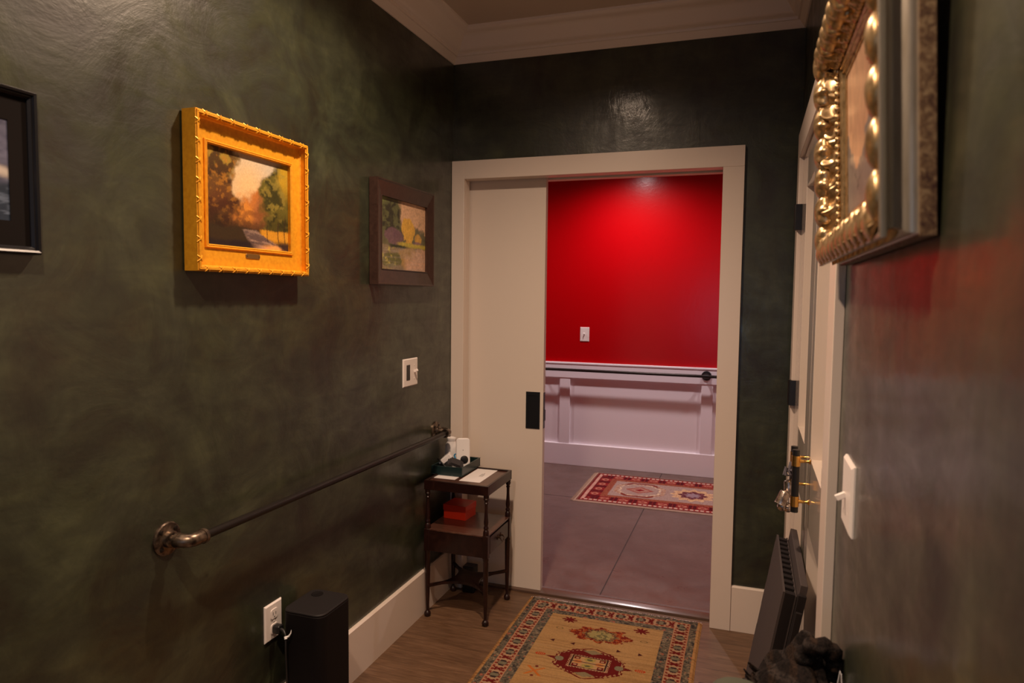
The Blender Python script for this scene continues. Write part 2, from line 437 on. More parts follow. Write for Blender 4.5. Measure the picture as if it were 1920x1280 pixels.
# outlet
t = thing('wall_outlet', 'white duplex outlet with a black plug, low on the left green wall', 'outlet', (0, -1.400, .4415), LW)
obj('plate', plate_mesh(.083, .118), M_plate, t)
for z in (.024, -.024):
    bm = bmesh.new(); rbox(bm, (-.016, -.0085, z-.016), (.016, -.006, z+.016), .007, 1)
    s_ = obj('socket', bm, M_plate, t, bevel=.0008)
    q = B(((-.0075, -.0089, z-.004), (-.0055, -.0085, z+.006)), ((.0055, -.0089, z-.004), (.0075, -.0085, z+.005)), ((-.002, -.0089, z-.012), (.002, -.0085, z-.008)))
    obj('slot', q, M_slot, s_)
screws(t, [(0, 0)])

# ================================================================== HANDRAILS
def flange(bm, c, ax, r=.044):
    lathe(bm, [(r, 0), (r, .005), (r-.003, .008), (r*.55, .009), (r*.50, .010), (r*.48, .022), (r*.42, .023)], c, ax, 28)
def rim_holes(fo, org, c, ax, r=.032):
    u, v_ = frame_at(ax)
    for k in range(4):
        bm = bmesh.new()
        a = PI/4 + k*PI/2; p = Vector(c) + (u*math.cos(a)+v_*math.sin(a))*r
        lathe(bm, [(.0058, .007), (.0058, .0105), (.004, .0112)], p, ax, 12); obj('screw', bm, M_pipe, fo, smooth=.8, rel=org)
t = thing('handrail', 'black iron pipe handrail running low along the left green wall', 'handrail', (0, -1.0, .84))
org = (0, -1.0, .84)
ZA, ZB = .846, .836
bm = bmesh.new(); tube(bm, [(.075, -1.765, ZA), (.075, -.25, ZB)], .0115, 18); obj('rail', bm, M_pipe, t, smooth=.8, rel=org)
def elbow(y, z, s):
    f = bmesh.new(); flange(f, (0, y, z), (1,0,0)); fo = obj('wall_flange', f, M_fit, t, smooth=.6, rel=org)
    rim_holes(fo, org, (0, y, z), (1,0,0))
    q = bmesh.new(); tube(q, [(.018, y, z), (.045, y, z)], .0135, 18)
    pts, rs = [], []
    for k in range(9):
        a = k/8*PI/2
        pts.append((.047+.028*math.sin(a), y+s*.028*(1-math.cos(a)), z)); rs.append(.0175)
    pts = [(.038, y, z)] + pts + [(.075, y+s*.052, z)]; rs = [.0175] + rs + [.0175]
    tube(q, pts, rs, 20)
    tube(q, [(.036, y, z), (.044, y, z)], .0198, 20); tube(q, [(.075, y+s*.044, z), (.075, y+s*.053, z)], .0198, 20)
    obj('elbow', q, M_fit, t, smooth=.8, rel=org)['label'] = 'worn grey iron elbow'
elbow(-1.815, ZA, 1); elbow(-.195, ZB, -1)
t = thing('handrail', 'black pipe handrail along the white wainscot under the red wall', 'handrail', (.4, DY-.03, .848)); org = (.4, DY-.03, .848)
bm = bmesh.new(); tube(bm, [(-.9, DY-.09, .852), (1.95, DY-.09, .846)], .0125, 16); obj('rail', bm, M_pipe, t, smooth=.8, rel=org)
for x in (-.34, 1.085):
    bm = bmesh.new(); flange(bm, (x, DY-.03, .848), (0,-1,0), .040); tube(bm, [(x, DY-.05, .848), (x, DY-.09, .848)], .0125, 14)
    tube(bm, [(x-.02, DY-.09, .8485), (x+.02, DY-.09, .8485)], .0165, 14)
    obj('wall_flange', bm, M_black, t, smooth=.7, rel=org)

# ================================================================== PAINTINGS
M_art = vcol(mat('oil_paint_on_canvas'), rough=.42, spec=.4)
nb = bump(M_art, noise(M_art, coords(M_art), 260, 3), .25, .001); L(M_art, nb, bsdf(M_art).inputs['Normal'])
def art(name, w, h, depth, f, parent, n=420):
    k = n*h/w
    return grid_obj(name, n, int(k), lambda u, v: ((u-.5)*w, -depth+0*u, (v-.5)*h), f, M_art, parent)
def hsh(i, j, k):
    n = (i.astype(np.int64)*374761393 + j.astype(np.int64)*668265263 + k*974634777) & 0xffffffff
    n = ((n ^ (n >> 13)) * 1274126177) & 0xffffffff
    return ((n ^ (n >> 16)) & 0xffff)/65535.0
def painterly(f, u, v, n=46, seed=5, amt=.75):
    """brush dabs: colour field sampled at warped cell centres, small random shifts per dab"""
    out = f(u, v)*(1-amt); 
    for q, (nn_, rot) in enumerate(((n, .5), (int(n*1.7), -.6))):
        c_, s_ = math.cos(rot), math.sin(rot)
        a_ = (u*c_-v*s_)*nn_ + 1.4*(fbm(u*30, v*30, 2, seed+q)-.5); b_ = (u*s_+v*c_)*nn_*.55 + 1.4*(fbm(u*30+7, v*30, 2, seed+9+q)-.5)
        i, j = np.floor(a_), np.floor(b_); a0 = (i+.5)/nn_; b0 = (j+.5)/(nn_*.55)
        uu = a0*c_+b0*s_ + .012*(hsh(i, j, seed+1)-.5); vv_ = -a0*s_+b0*c_ + .02*(hsh(i, j, seed+2)-.5)
        col = f(np.clip(uu,0,1), np.clip(vv_,0,1)); br_ = .78+.46*hsh(i, j, seed+3); wm = .94+.12*hsh(i, j, seed+4)
        out = out + amt*.5*col*np.stack([br_*wm, br_, br_/wm], -1)
    return out
def woods0(u, v):
    y = 1-v; w1 = fbm(u*5, y*5, 4, 3)-.5; w2 = fbm(u*16, y*14, 3, 8)-.5
    c = np.zeros(u.shape+(3,)) + srgb(190,176,150)
    c = put(c, sst(.45,.05,np.hypot((u-.48)*1.1,(y-.38)))*.85, srgb(216,178,122))
    c = put(c, sst(.35,.0,y)*sst(.5,.9,u)*.5, srgb(158,152,140))
    # warm middle distance
    hz = .53-.18*np.exp(-((u-.64)/.12)**2)-.06*np.exp(-((u-.50)/.06)**2)+.25*w1+.12*w2
    c = put(c, sst(-.05,.07,y-hz), srgb(176,108,50))
    c = put(c, sst(.05,.16,y-hz)*sst(.45,.62,u)*.6, srgb(120,78,50))
    c = put(c, sst(.0,.10,np.hypot(0*u, np.minimum(0,0*u))+.1-np.hypot((u-.72)*.75,(y-.28))), srgb(122,92,62))
    c = put(c, sst(.17,.05,np.hypot((u-.42),(y-.64)*.8)+.4*w2*.3)*.8, srgb(206,134,50))
    c = put(c, sst(.44,.60,fbm(u*13+3,y*16,4,91))*sst(.42,.55,y)*.7, srgb(118,70,34)); c = put(c, sst(.64,.76,y)*.8, srgb(66,44,26))
    # left mass: olive gold top, red-brown middle, near black foot
    ed = .28+.05*np.sin(y*9+.4)+.15*np.exp(-((y-.52)/.12)**2)+.20*w1+.14*w2
    lm = sst(.05,-.05,u-ed)
    c = put(c, lm, srgb(98,66,30)); c = put(c, lm*sst(.40,.12,y+.3*w1)*.9, srgb(150,122,44)); c = put(c, lm*sst(.44,.56,fbm(u*9,y*9,4,41))*.9, srgb(58,36,20))
    c = put(c, lm*sst(.30,.5,y)*sst(.8,.4,fbm(u*7+2,y*7,3,47))*.55, srgb(84,44,26)); c = put(c, lm*sst(.45,.85,y)*.75, srgb(30,24,16))
    c = put(c, lm*sst(.58,.66,fbm(u*30,y*30,3,48))*sst(.9,.3,y)*.6, srgb(166,112,38))
    # right mass
    er = .63-.05*np.sin(y*7)-.16*w1+.12*w2+.26*sst(.34,.06,y)
    rm = sst(-.05,.05,u-er)*sst(.12,.22,y+.5*(u-.6)+.2*w1)
    c = put(c, rm, srgb(92,84,32)); c = put(c, rm*sst(.45,.58,fbm(u*10+9,y*10,4,52))*.9, srgb(48,48,22))
    c = put(c, sst(.84,.98,u+.3*w1)*sst(.50,.2,y), srgb(166,134,36)); c = put(c, rm*sst(.55,.65,fbm(u*16,y*14,3,55))*.6, srgb(138,122,52)); c = put(c, rm*sst(.5,.72,y)*.55, srgb(40,38,18))
    # ground, sunlit grass, lane
    g = sst(.76,.80,y+.06*w1); c = put(c, g, srgb(52,40,24))
    c = put(c, sst(.765,.785,y+.04*w1)*sst(.60,.66,u)*sst(.93,.87,y+.05*w2), srgb(196,138,38))
    px = .49+.30*np.clip((y-.79)/.21,0,1)**1.3; pw = .085+.15*np.clip((y-.79)/.21,0,1)
    pm = sst(1.05,.75,np.abs(u-px)/pw+.6*w1)*sst(.79,.805,y)
    c = put(c, pm, srgb(146,120,104)); c = put(c, pm*sst(.48,.60,fbm(u*3+y*6,y*52-u*10,3,77))*.85, srgb(74,60,60)); c = put(c, pm*sst(.92,.96,y)*sst(.6,.8,u), srgb(214,154,84))
    c = put(c, g*sst(.90,.95,y+.06*w1)*sst(.66,.5,u)*.8, srgb(26,22,30)); c = put(c, g*sst(.88,.92,y)*sst(.86,.92,u)*.8, srgb(52,38,38))
    for tx, t0 in ((.950,.55), (.862,.62), (.72,.66)): c = put(c, sst(.009,.003,np.abs(u-tx-.008*np.sin(y*14)))*sst(t0,t0+.1,y)*sst(.92,.90,y)*.8, srgb(44,30,22))
    return c
def woods(u, v): return painterly(woods0, u, v, 95, 5, .55)
def pond0(u, v):
    y = 1-v; w1 = fbm(u*8, y*8, 5, 103)-.5; w2 = fbm(u*26, y*20, 4, 108)-.5; st = fbm(u*50, y*50, 3, 121)-.5
    c = np.zeros(u.shape+(3,)) + srgb(196,158,124)
    c = put(c, sst(.0,.08, y-(.28+.25*np.abs(u-.72)-.5*np.clip(.45-u,0,1)+.25*w1+.1*w2)), srgb(96,92,66))
    lm = sst(.05,-.05,u-(.46+.2*w1-.15*np.sin(y*7)*.4)); c = put(c, lm*sst(.6,.5,y), srgb(84,86,56)); c = put(c, lm*sst(.48,.62,fbm(u*13,y*13,4,131))*sst(.6,.5,y), srgb(50,50,38))
    c = put(c, sst(.2,.0,u+y*.9+.3*w1), srgb(112,124,68))
    ym = sst(1.0,.75, ((u-.60)/.17)**2+((y-.43)/.20)**2+1.1*w1+.5*w2); c = put(c, ym, srgb(204,158,64))
    c = put(c, sst(1.0,.7, ((u-.82)/.10)**2+((y-.52)/.10)**2+1.1*w1), srgb(190,146,66))
    pm = sst(1.0,.7, ((u-.30)/.26)**2+((y-.52)/.12)**2+1.4*w1); c = put(c, pm*.85, srgb(106,78,88)); c = put(c, sst(1,.7,((u-.8)/.12)**2+((y-.59)/.04)**2+w1)*.8, srgb(112,82,104))
    c = put(c, sst(.04,.02,np.abs(y-.625+.02*w1))*sst(.3,.45,u), srgb(176,158,62))
    wa = sst(.65,.67,y+.03*w1); c = put(c, wa, srgb(128,112,88))
    c = put(c, wa*sst(1.0,.6, ((u-.60)/.22)**2+((y-.80)/.2)**2+w1)*.8, srgb(166,130,66))
    c = put(c, wa*sst(.72,.95,y+.4*(u-.5)+.3*w1)*sst(.45,.6,u), srgb(196,156,128))
    c = put(c, wa*sst(1.0,.6, ((u-.22)/.26)**2+((y-.86)/.12)**2+1.5*w1), srgb(96,94,54)); c = put(c, wa*sst(.58,.7,fbm(u*22,y*22,3,144))*sst(.4,.2,u), srgb(170,158,74))
    c = put(c, sst(.03,.01,np.abs(y-.66))*sst(.15,.25,u)*sst(.62,.5,u), srgb(44,52,36))
    c = put(c, sst(.5,.56,fbm(u*4,y*60,2,150))*wa*.25, srgb(160,150,140))
    return c*(1+.55*st[...,None]+.25*w2[...,None])
def pond(u, v): return painterly(pond0, u, v, 80, 31, .55)
def dusk(u, v):
    y = 1-v; w1 = fbm(u*7, y*9, 5, 203)-.5
    c = np.zeros(u.shape+(3,)) + srgb(58,60,82)
    c = put(c, sst(.3,.7,fbm(u*5,y*10,4,210)), srgb(96,98,120)); c = put(c, sst(.08,.0,np.abs(y-.5+.1*w1)), srgb(190,180,170))
    c = put(c, sst(.55,.65,y+.1*w1), srgb(34,46,62)); c = put(c, sst(.55,.7,fbm(u*6,y*22,4,215))*sst(.5,.6,y)*.7, srgb(104,118,140))
    return c*(1+.5*w1[...,None])
def sketch(u, v):
    y = 1-v; w1 = fbm(u*7, y*9, 5, 303)-.5; w2 = fbm(u*30, y*8, 4, 309)-.5
    c = np.zeros(u.shape+(3,)) + srgb(188,148,116)
    c = put(c, sst(.45,.75,fbm(u*4,y*4,4,310))*.6, srgb(168,124,98))
    c = put(c, sst(.03,-.03, .45+.35*u+.3*w1-y), np.zeros(3)+srgb(194,152,118))
    c = put(c, sst(.0,.05, y-(.42+.25*np.sin(u*6)+.3*w1)), srgb(120,110,104)); c = put(c, sst(.02,.0,np.abs(y-.5-.3*np.sin(u*6)-.3*w1))*.8, srgb(78,74,70))
    return c*(1+.5*w2[...,None])

# ---- gold frame
M_gold = mat('warm_gold_leaf', (.9,.45,.03), .42, .35)
nn = noise(M_gold, coords(M_gold), 90, 4); L(M_gold, ramp(M_gold, nn, [(.3, (.74,.32,.014)), (.7, (.88,.42,.022))]), bsdf(M_gold).inputs['Base Color'])
L(M_gold, bump(M_gold, nn, .08, .001), bsdf(M_gold).inputs['Normal'])
t = thing('framed_painting', 'autumn woodland path painting in a wide bright gold frame on the left green wall', 'painting', (0, -1.500, 1.7475), LW)
Wd, Hd = .353, .268
OW, OH = .479, .417; o1 = (OW-Wd)/2; o2 = (OH-Hd)/2
# use offsets: sides are o1 wide, top/bottom o2
def sweep2(bm, prof, w, h, close=True):
    rings = []
    for a_, b_, d_ in prof:
        A, Bz = w/2+a_, h/2+b_
        rings.append([bm.verts.new((x, -d_, z)) for x, z in ((-A,-Bz),(A,-Bz),(A,Bz),(-A,Bz))])
    pr = list(zip(rings, rings[1:])) + ([(rings[-1], rings[0])] if close else [])
    for a, b in pr:
        for k in range(4): bm.faces.new((a[k], a[(k+1)%4], b[(k+1)%4], b[k]))
bm = bmesh.new()
pr = [(0,0,.012), (0,0,.026), (.0025,.0025,.029), (.0045,.0045,.027), (.006,.006,.0285), (.008,.008,.029), (.010,.010,.027), (.0105,.0105,.023),
      (o1-.016, o2-.016, .026), (o1-.013, o2-.013, .030), (o1-.0125, o2-.0125, .043), (o1, o2, .046), (o1, o2, .004), (o1-.01, o2-.01, .001), (o1-.02, o2-.02, .001)]
sweep2(bm, pr, Wd, Hd)
obj('frame', bm, M_gold, t)
# reeded rim with crossed ribbon ties
bm = bmesh.new()
for ro, rd in ((.0015, .0465), (.0048, .0495), (.0082, .0495), (.0115, .0465)):
    A, Bz = OW/2-ro, OH/2-ro
    for p_, q_ in (((-A,-Bz),(A,-Bz)), ((A,-Bz),(A,Bz)), ((A,Bz),(-A,Bz)), ((-A,Bz),(-A,-Bz))):
        tube(bm, [(p_[0], -rd, p_[1]), (q_[0], -rd, q_[1])], .0021, 8)
rim = obj('rim', bm, M_gold, t, smooth=.9)
def crosses(x0, z0, x1, z1, n):
    dx, dz = x1-x0, z1-z0; ln = math.hypot(dx, dz); dx /= ln; dz /= ln
    for k in range(n):
        s_ = (k+.5)/n*ln; cx, cz = x0+dx*s_, z0+dz*s_
        bm = bmesh.new()
        for sg in (1, -1):
            pts = []
            for j in range(5):
                q = (j/4-.5); ac = q*.0155; al = sg*q*.016; d_ = .0475+.005*math.cos(q*PI)
                pts.append((cx+dx*al-dz*ac, -d_, cz+dz*al+dx*ac))
            tube(bm, pts, .0016, 6)
        obj('ribbon_tie', bm, M_gold, rim, smooth=.9)
m_ = .0065
crosses(-OW/2+m_, OH/2-m_, OW/2-m_, OH/2-m_, 9); crosses(-OW/2+m_, -OH/2+m_, OW/2-m_, -OH/2+m_, 9)
crosses(-OW/2+m_, -OH/2+m_, -OW/2+m_, OH/2-m_, 8); crosses(OW/2-m_, -OH/2+m_, OW/2-m_, OH/2-m_, 8)
art('canvas', Wd+.004, Hd+.004, .016, woods, t)
M_plaque = mat('aged_brass_plaque', (.30,.17,.05), .4, .7)
bm = bmesh.new(); rbox(bm, (-.030, -.0262, -.1655), (.030, -.0236, -.1515), .004, 1)
pq = obj('plaque', bm, M_plaque, t, bevel=.0005)
for x in (-.026, .026):
    bm = bmesh.new(); lathe(bm, [(.0014, .026), (.0014, .0272)], (x, 0, -.1585), (0,-1,0), 8); obj('pin', bm, M_slot, pq)

# ---- brown frame
M_brown = mat('dark_brown_wood_frame', (.040,.019,.013), .38)
nn = noise(M_brown, coords(M_brown, (1,1,1)), 45, 5, .6, 1); L(M_brown, ramp(M_brown, nn, [(.3, (.030,.014,.010)), (.7, (.052,.026,.018))]), bsdf(M_brown).inputs['Base Color'])
t = thing('framed_painting', 'small pond and yellow tree painting in a plain dark brown frame near the doorway', 'painting', (0, -.552, 1.729), LW)
Wd, Hd = .400, .286; a_, b_ = (.506-Wd)/2, (.414-Hd)/2
bm = bmesh.new()
sweep2(bm, [(0,0,.012), (0,0,.030), (.003,.003,.031), (.004,.004,.028), (a_-.008,b_-.008,.038), (a_-.004,b_-.004,.041), (a_,b_,.040), (a_,b_,.003), (a_-.01,b_-.01,.001)], Wd, Hd)
obj('frame', bm, M_brown, t)
art('canvas', Wd+.004, Hd+.004, .020, pond, t, 340)

# ---- black frame, cut by the picture edge
t = thing('framed_picture', 'black framed picture with dark mat and stormy blue image on the left wall', 'painting', (0, -2.395, 1.719), LW)
Wd, Hd = .400, .198
M_bf = mat('black_lacquer_frame', (.006,.006,.008), .34)
bm = bmesh.new(); fx, fz = .0375, .049
sweep2(bm, [(fx,fz,.010), (fx,fz,.016), (fx+.004,fz+.004,.021), (fx+.006,fz+.006,.021), (fx+.008,fz+.008,.026), (fx+.012,fz+.012,.028), (fx+.014,fz+.014,.026), (fx+.016,fz+.016,.020), (fx+.0165,fz+.0165,.002)], Wd, Hd)
obj('frame', bm, M_bf, t)
M_matb = mat('dark_mat_board', (.006,.004,.0035), .9, spec=.15)
bm = bmesh.new(); sweep2(bm, [(0,0,.010), (0,0,.0125), (fx+.002,fz+.002,.0125), (fx+.002,fz+.002,.010)], Wd, Hd); obj('mat_board', bm, M_matb, t)
art('print', Wd+.01, Hd+.01, .0105, dusk, t, 180)

# ---- big ornate frame on the right wall, tipped forward a little
M_sg = mat('burnished_champagne_gold', (.62,.43,.22), .33, .85)
vv = coords(M_sg); nn = noise(M_sg, vv, 55, 5, .65); L(M_sg, ramp(M_sg, nn, [(.30, (.30,.18,.08)), (.5, (.60,.42,.21)), (.72, (.74,.55,.32))]), bsdf(M_sg).inputs['Base Color'])
L(M_sg, bump(M_sg, noise(M_sg, vv, 140, 3), .12, .001), bsdf(M_sg).inputs['Normal'])
M_sv = mat('silvered_frame_side', (.52,.45,.36), .34, .75)
nn = noise(M_sv, coords(M_sv, (1,1,.12)), 60, 5, .6); L(M_sv, ramp(M_sv, nn, [(.3, (.36,.30,.22)), (.7, (.60,.54,.45))]), bsdf(M_sv).inputs['Base Color'])
M_mot = mat('flaking_gilt_edge', (.2,.12,.06), .55, .3)
nn = noise(M_mot, coords(M_mot), 110, 5, .7, .5); L(M_mot, ramp(M_mot, nn, [(.38, (.055,.022,.014)), (.52, (.17,.10,.05)), (.66, (.34,.24,.13))]), bsdf(M_mot).inputs['Base Color'])
FW, FH = .677, .412
YC = (-2.377-1.700)/2
t = thing('framed_painting', 'large painting in a carved champagne-gold frame with fat beaded edge, on the right green wall', 'painting', (XR-.003, YC, 1.548), RW)
t.matrix_world = Matrix.Translation((XR-.003, YC, 1.548)) @ Matrix.Rotation(math.radians(-2.6), 4, 'Y') @ Matrix.Rotation(-PI/2, 4, 'Z')
# local: x -> -y world (so +x is toward camera), -y -> -x world (into room), z up. centre of frame at z=FH/2
MW = .118                      # moulding width
Wd, Hd = FW-2*MW, FH-2*MW*.72
def rsweep(bm, prof, close=False):
    """prof = (inset from outer edge, depth)"""
    rings = []
    for o_, d_ in prof:
        A, Bz = FW/2-o_, FH/2-o_*.72
        rings.append([bm.verts.new((x, -d_, FH/2+z)) for x, z in ((-A,-Bz),(A,-Bz),(A,Bz),(-A,Bz))])
    pr = list(zip(rings, rings[1:])) + ([(rings[-1], rings[0])] if close else [])
    for a, b in pr:
        for k in range(4): bm.faces.new((a[k], a[(k+1)%4], b[(k+1)%4], b[k]))
bm = bmesh.new(); rsweep(bm, [(.02,.001), (0,.001), (0,.0155), (.004,.016)], False); obj('back_rim', bm, M_mot, t)['label'] = 'mottled flaking back edge'
bm = bmesh.new(); rsweep(bm, [(.004,.016), (.006,.017), (.0055,.021), (.0075,.026), (.012,.031), (.016,.037), (.014,.042), (.006,.045), (0.002,.0455), (0.001,.047), (.001,.0515), (.003,.053), (.006,.053), (.012,.050)], False); obj('side_moulding', bm, M_sv, t, smooth=.6)
bm = bmesh.new()
rsweep(bm, [(.012,.050), (.030,.049), (.060,.030), (.074,.024), (.082,.021), (.086,.0235), (.090,.0235), (.093,.020), (.098,.020), (.101,.022), (.106,.022), (.109,.018), (.118,.0165), (.118,.010)])
fr = obj('frame', bm, M_sg, t, smooth=.5)
# fat beads along the ridge, one every 5.5 cm, carved with a curl of leaf on the inner side
bm = bmesh.new()
def ridge_path():
    i_ = .026; A, Bz = FW/2-i_, FH/2-i_*.85
    for (a, b, n, inn) in (((-A,-Bz),(A,-Bz),12,(0,1)), ((-A,Bz),(A,Bz),12,(0,-1)), ((A,-Bz),(A,Bz),9,(-1,0)), ((-A,-Bz),(-A,Bz),9,(1,0))):
        ln = math.hypot(b[0]-a[0], b[1]-a[1]); pt = .0548
        for k in range(n):
            s_ = ((k+.5)*ln/n if n == 12 else .025+pt*(k-1))/ln
            if s_ < -.02: continue
            if s_ > 1: continue
            yield a[0]+(b[0]-a[0])*s_, FH/2+a[1]+(b[1]-a[1])*s_, inn, pt, k
for x, z, inn, pitch, k in ridge_path():
    al = (0,1) if inn[0] else (1,0)
    rx = pitch*.60 if al[0] else .025; rz = pitch*.60 if al[1] else .025
    before = len(bm.verts); ball(bm, (x, -.043, z), (rx, .020, rz), 28, 20); bm.verts.ensure_lookup_table()
    for v_ in bm.verts[before:]:
        d = v_.co - Vector((x, -.043, z)); q = d.x*inn[0]+d.z*inn[1]
        if q < 0 and v_.co.y > -.052:      # outer lower part sinks into the lip
            v_.co -= Vector((inn[0], 0, inn[1]))*q*min(1, (v_.co.y+.052)/.004)
        if q > 0:      # leaf flutes fan out on the inner half
            s__ = d.x*al[0]+d.z*al[1]; w_ = min(1, q/.010)
            an = math.atan2(s__, q+.004); v_.co = Vector((x, -.043, z)) + d*(1-.26*w_*abs(math.sin(an*3.2+(.8 if k % 2 else -.4)))) + Vector((inn[0],0,inn[1]))*.007*w_
obj('ridge_bead', bm, M_sg, fr, smooth=3.2)
def carve(A0, B0, inw, name):
    """carved band between ridge and pearl row; A0,B0 ridge ends (x,z), inw inward unit vector"""
    A0 = np.array(A0); B0 = np.array(B0); ln = np.hypot(*(B0-A0)); dirv = (B0-A0)/ln; pt = .0548
    wdt = .056
    def pos(u, v):
        sft = u*ln; t_ = v
        ph = sft/pt + .42*np.sin(t_*2.6) ; cell = np.floor(ph); fr_ = ph-cell; alt = np.mod(cell, 2)
        d_ = .046 - .024*t_**.8
        lobe = np.abs(np.sin(PI*fr_))**.7
        h = (.010*(1-t_)+.005)*lobe
        curl = np.exp(-((t_-.62-.12*np.sin(2*PI*fr_))/.13)**2)*np.sin(PI*fr_)**2*.011*(.6+.7*alt)
        vein = -.0028*np.exp(-((fr_-.5+.25*(t_-.5))/.07)**2)*sst(.05,.3,t_)*(1-alt) - .004*np.exp(-((fr_-.3)/.05)**2)*alt*sst(.2,.5,t_)
        lip = .006*np.exp(-((t_-.30)/.07)**2)*np.abs(np.sin(PI*(fr_+.25)))*alt
        d_ = d_ + h + curl + vein + lip
        kx = inw[0]*wdt*t_; kz = inw[1]*wdt*.86*t_
        # mitre the ends
        m0 = np.clip(wdt*t_, 0, ln/2); sm = m0 + (ln-2*m0)*u
        return A0[0]+dirv[0]*sm+kx, -d_, FH/2+A0[1]+dirv[1]*sm+kz
    return pos
i_ = .020; A, Bz = FW/2-i_, FH/2-i_*.72
for (p0, p1, iw, nx_) in (((-A,-Bz),(-A,Bz),(1,0),260), ((A,-Bz),(A,Bz),(-1,0),200), ((-A,-Bz),(A,-Bz),(0,1),360), ((-A,Bz),(A,Bz),(0,-1),360)):
    g = grid_obj('leaf_carving', nx_, 44, carve(p0, p1, iw, ''), None, M_sg, fr)
    if iw in ((1,0),(0,-1)): g.data.flip_normals()
bm = bmesh.new()
i_ = .079; A, Bz = FW/2-i_, FH/2-i_*.72
for (a, b) in (((-A,-Bz),(A,-Bz)), ((-A,Bz),(A,Bz)), ((A,-Bz),(A,Bz)), ((-A,-Bz),(-A,Bz))):
    ln = math.hypot(b[0]-a[0], b[1]-a[1]); n = int(ln/.0135)
    for k in range(n):
        s_ = (k+.5)/n; vert = a[0] == b[0]
        ball(bm, (a[0]+(b[0]-a[0])*s_, -.026, FH/2+a[1]+(b[1]-a[1])*s_), (.0045 if vert else .0064, .006, .0064 if vert else .0045), 8, 6)
obj('pearl_row', bm, M_sg, fr, smooth=3.2)
o = grid_obj('canvas', 200, 110, lambda u, v: ((u-.5)*(Wd+.004), -.0145+0*u, FH/2+(v-.5)*(Hd+.004)), sketch, M_art, t)

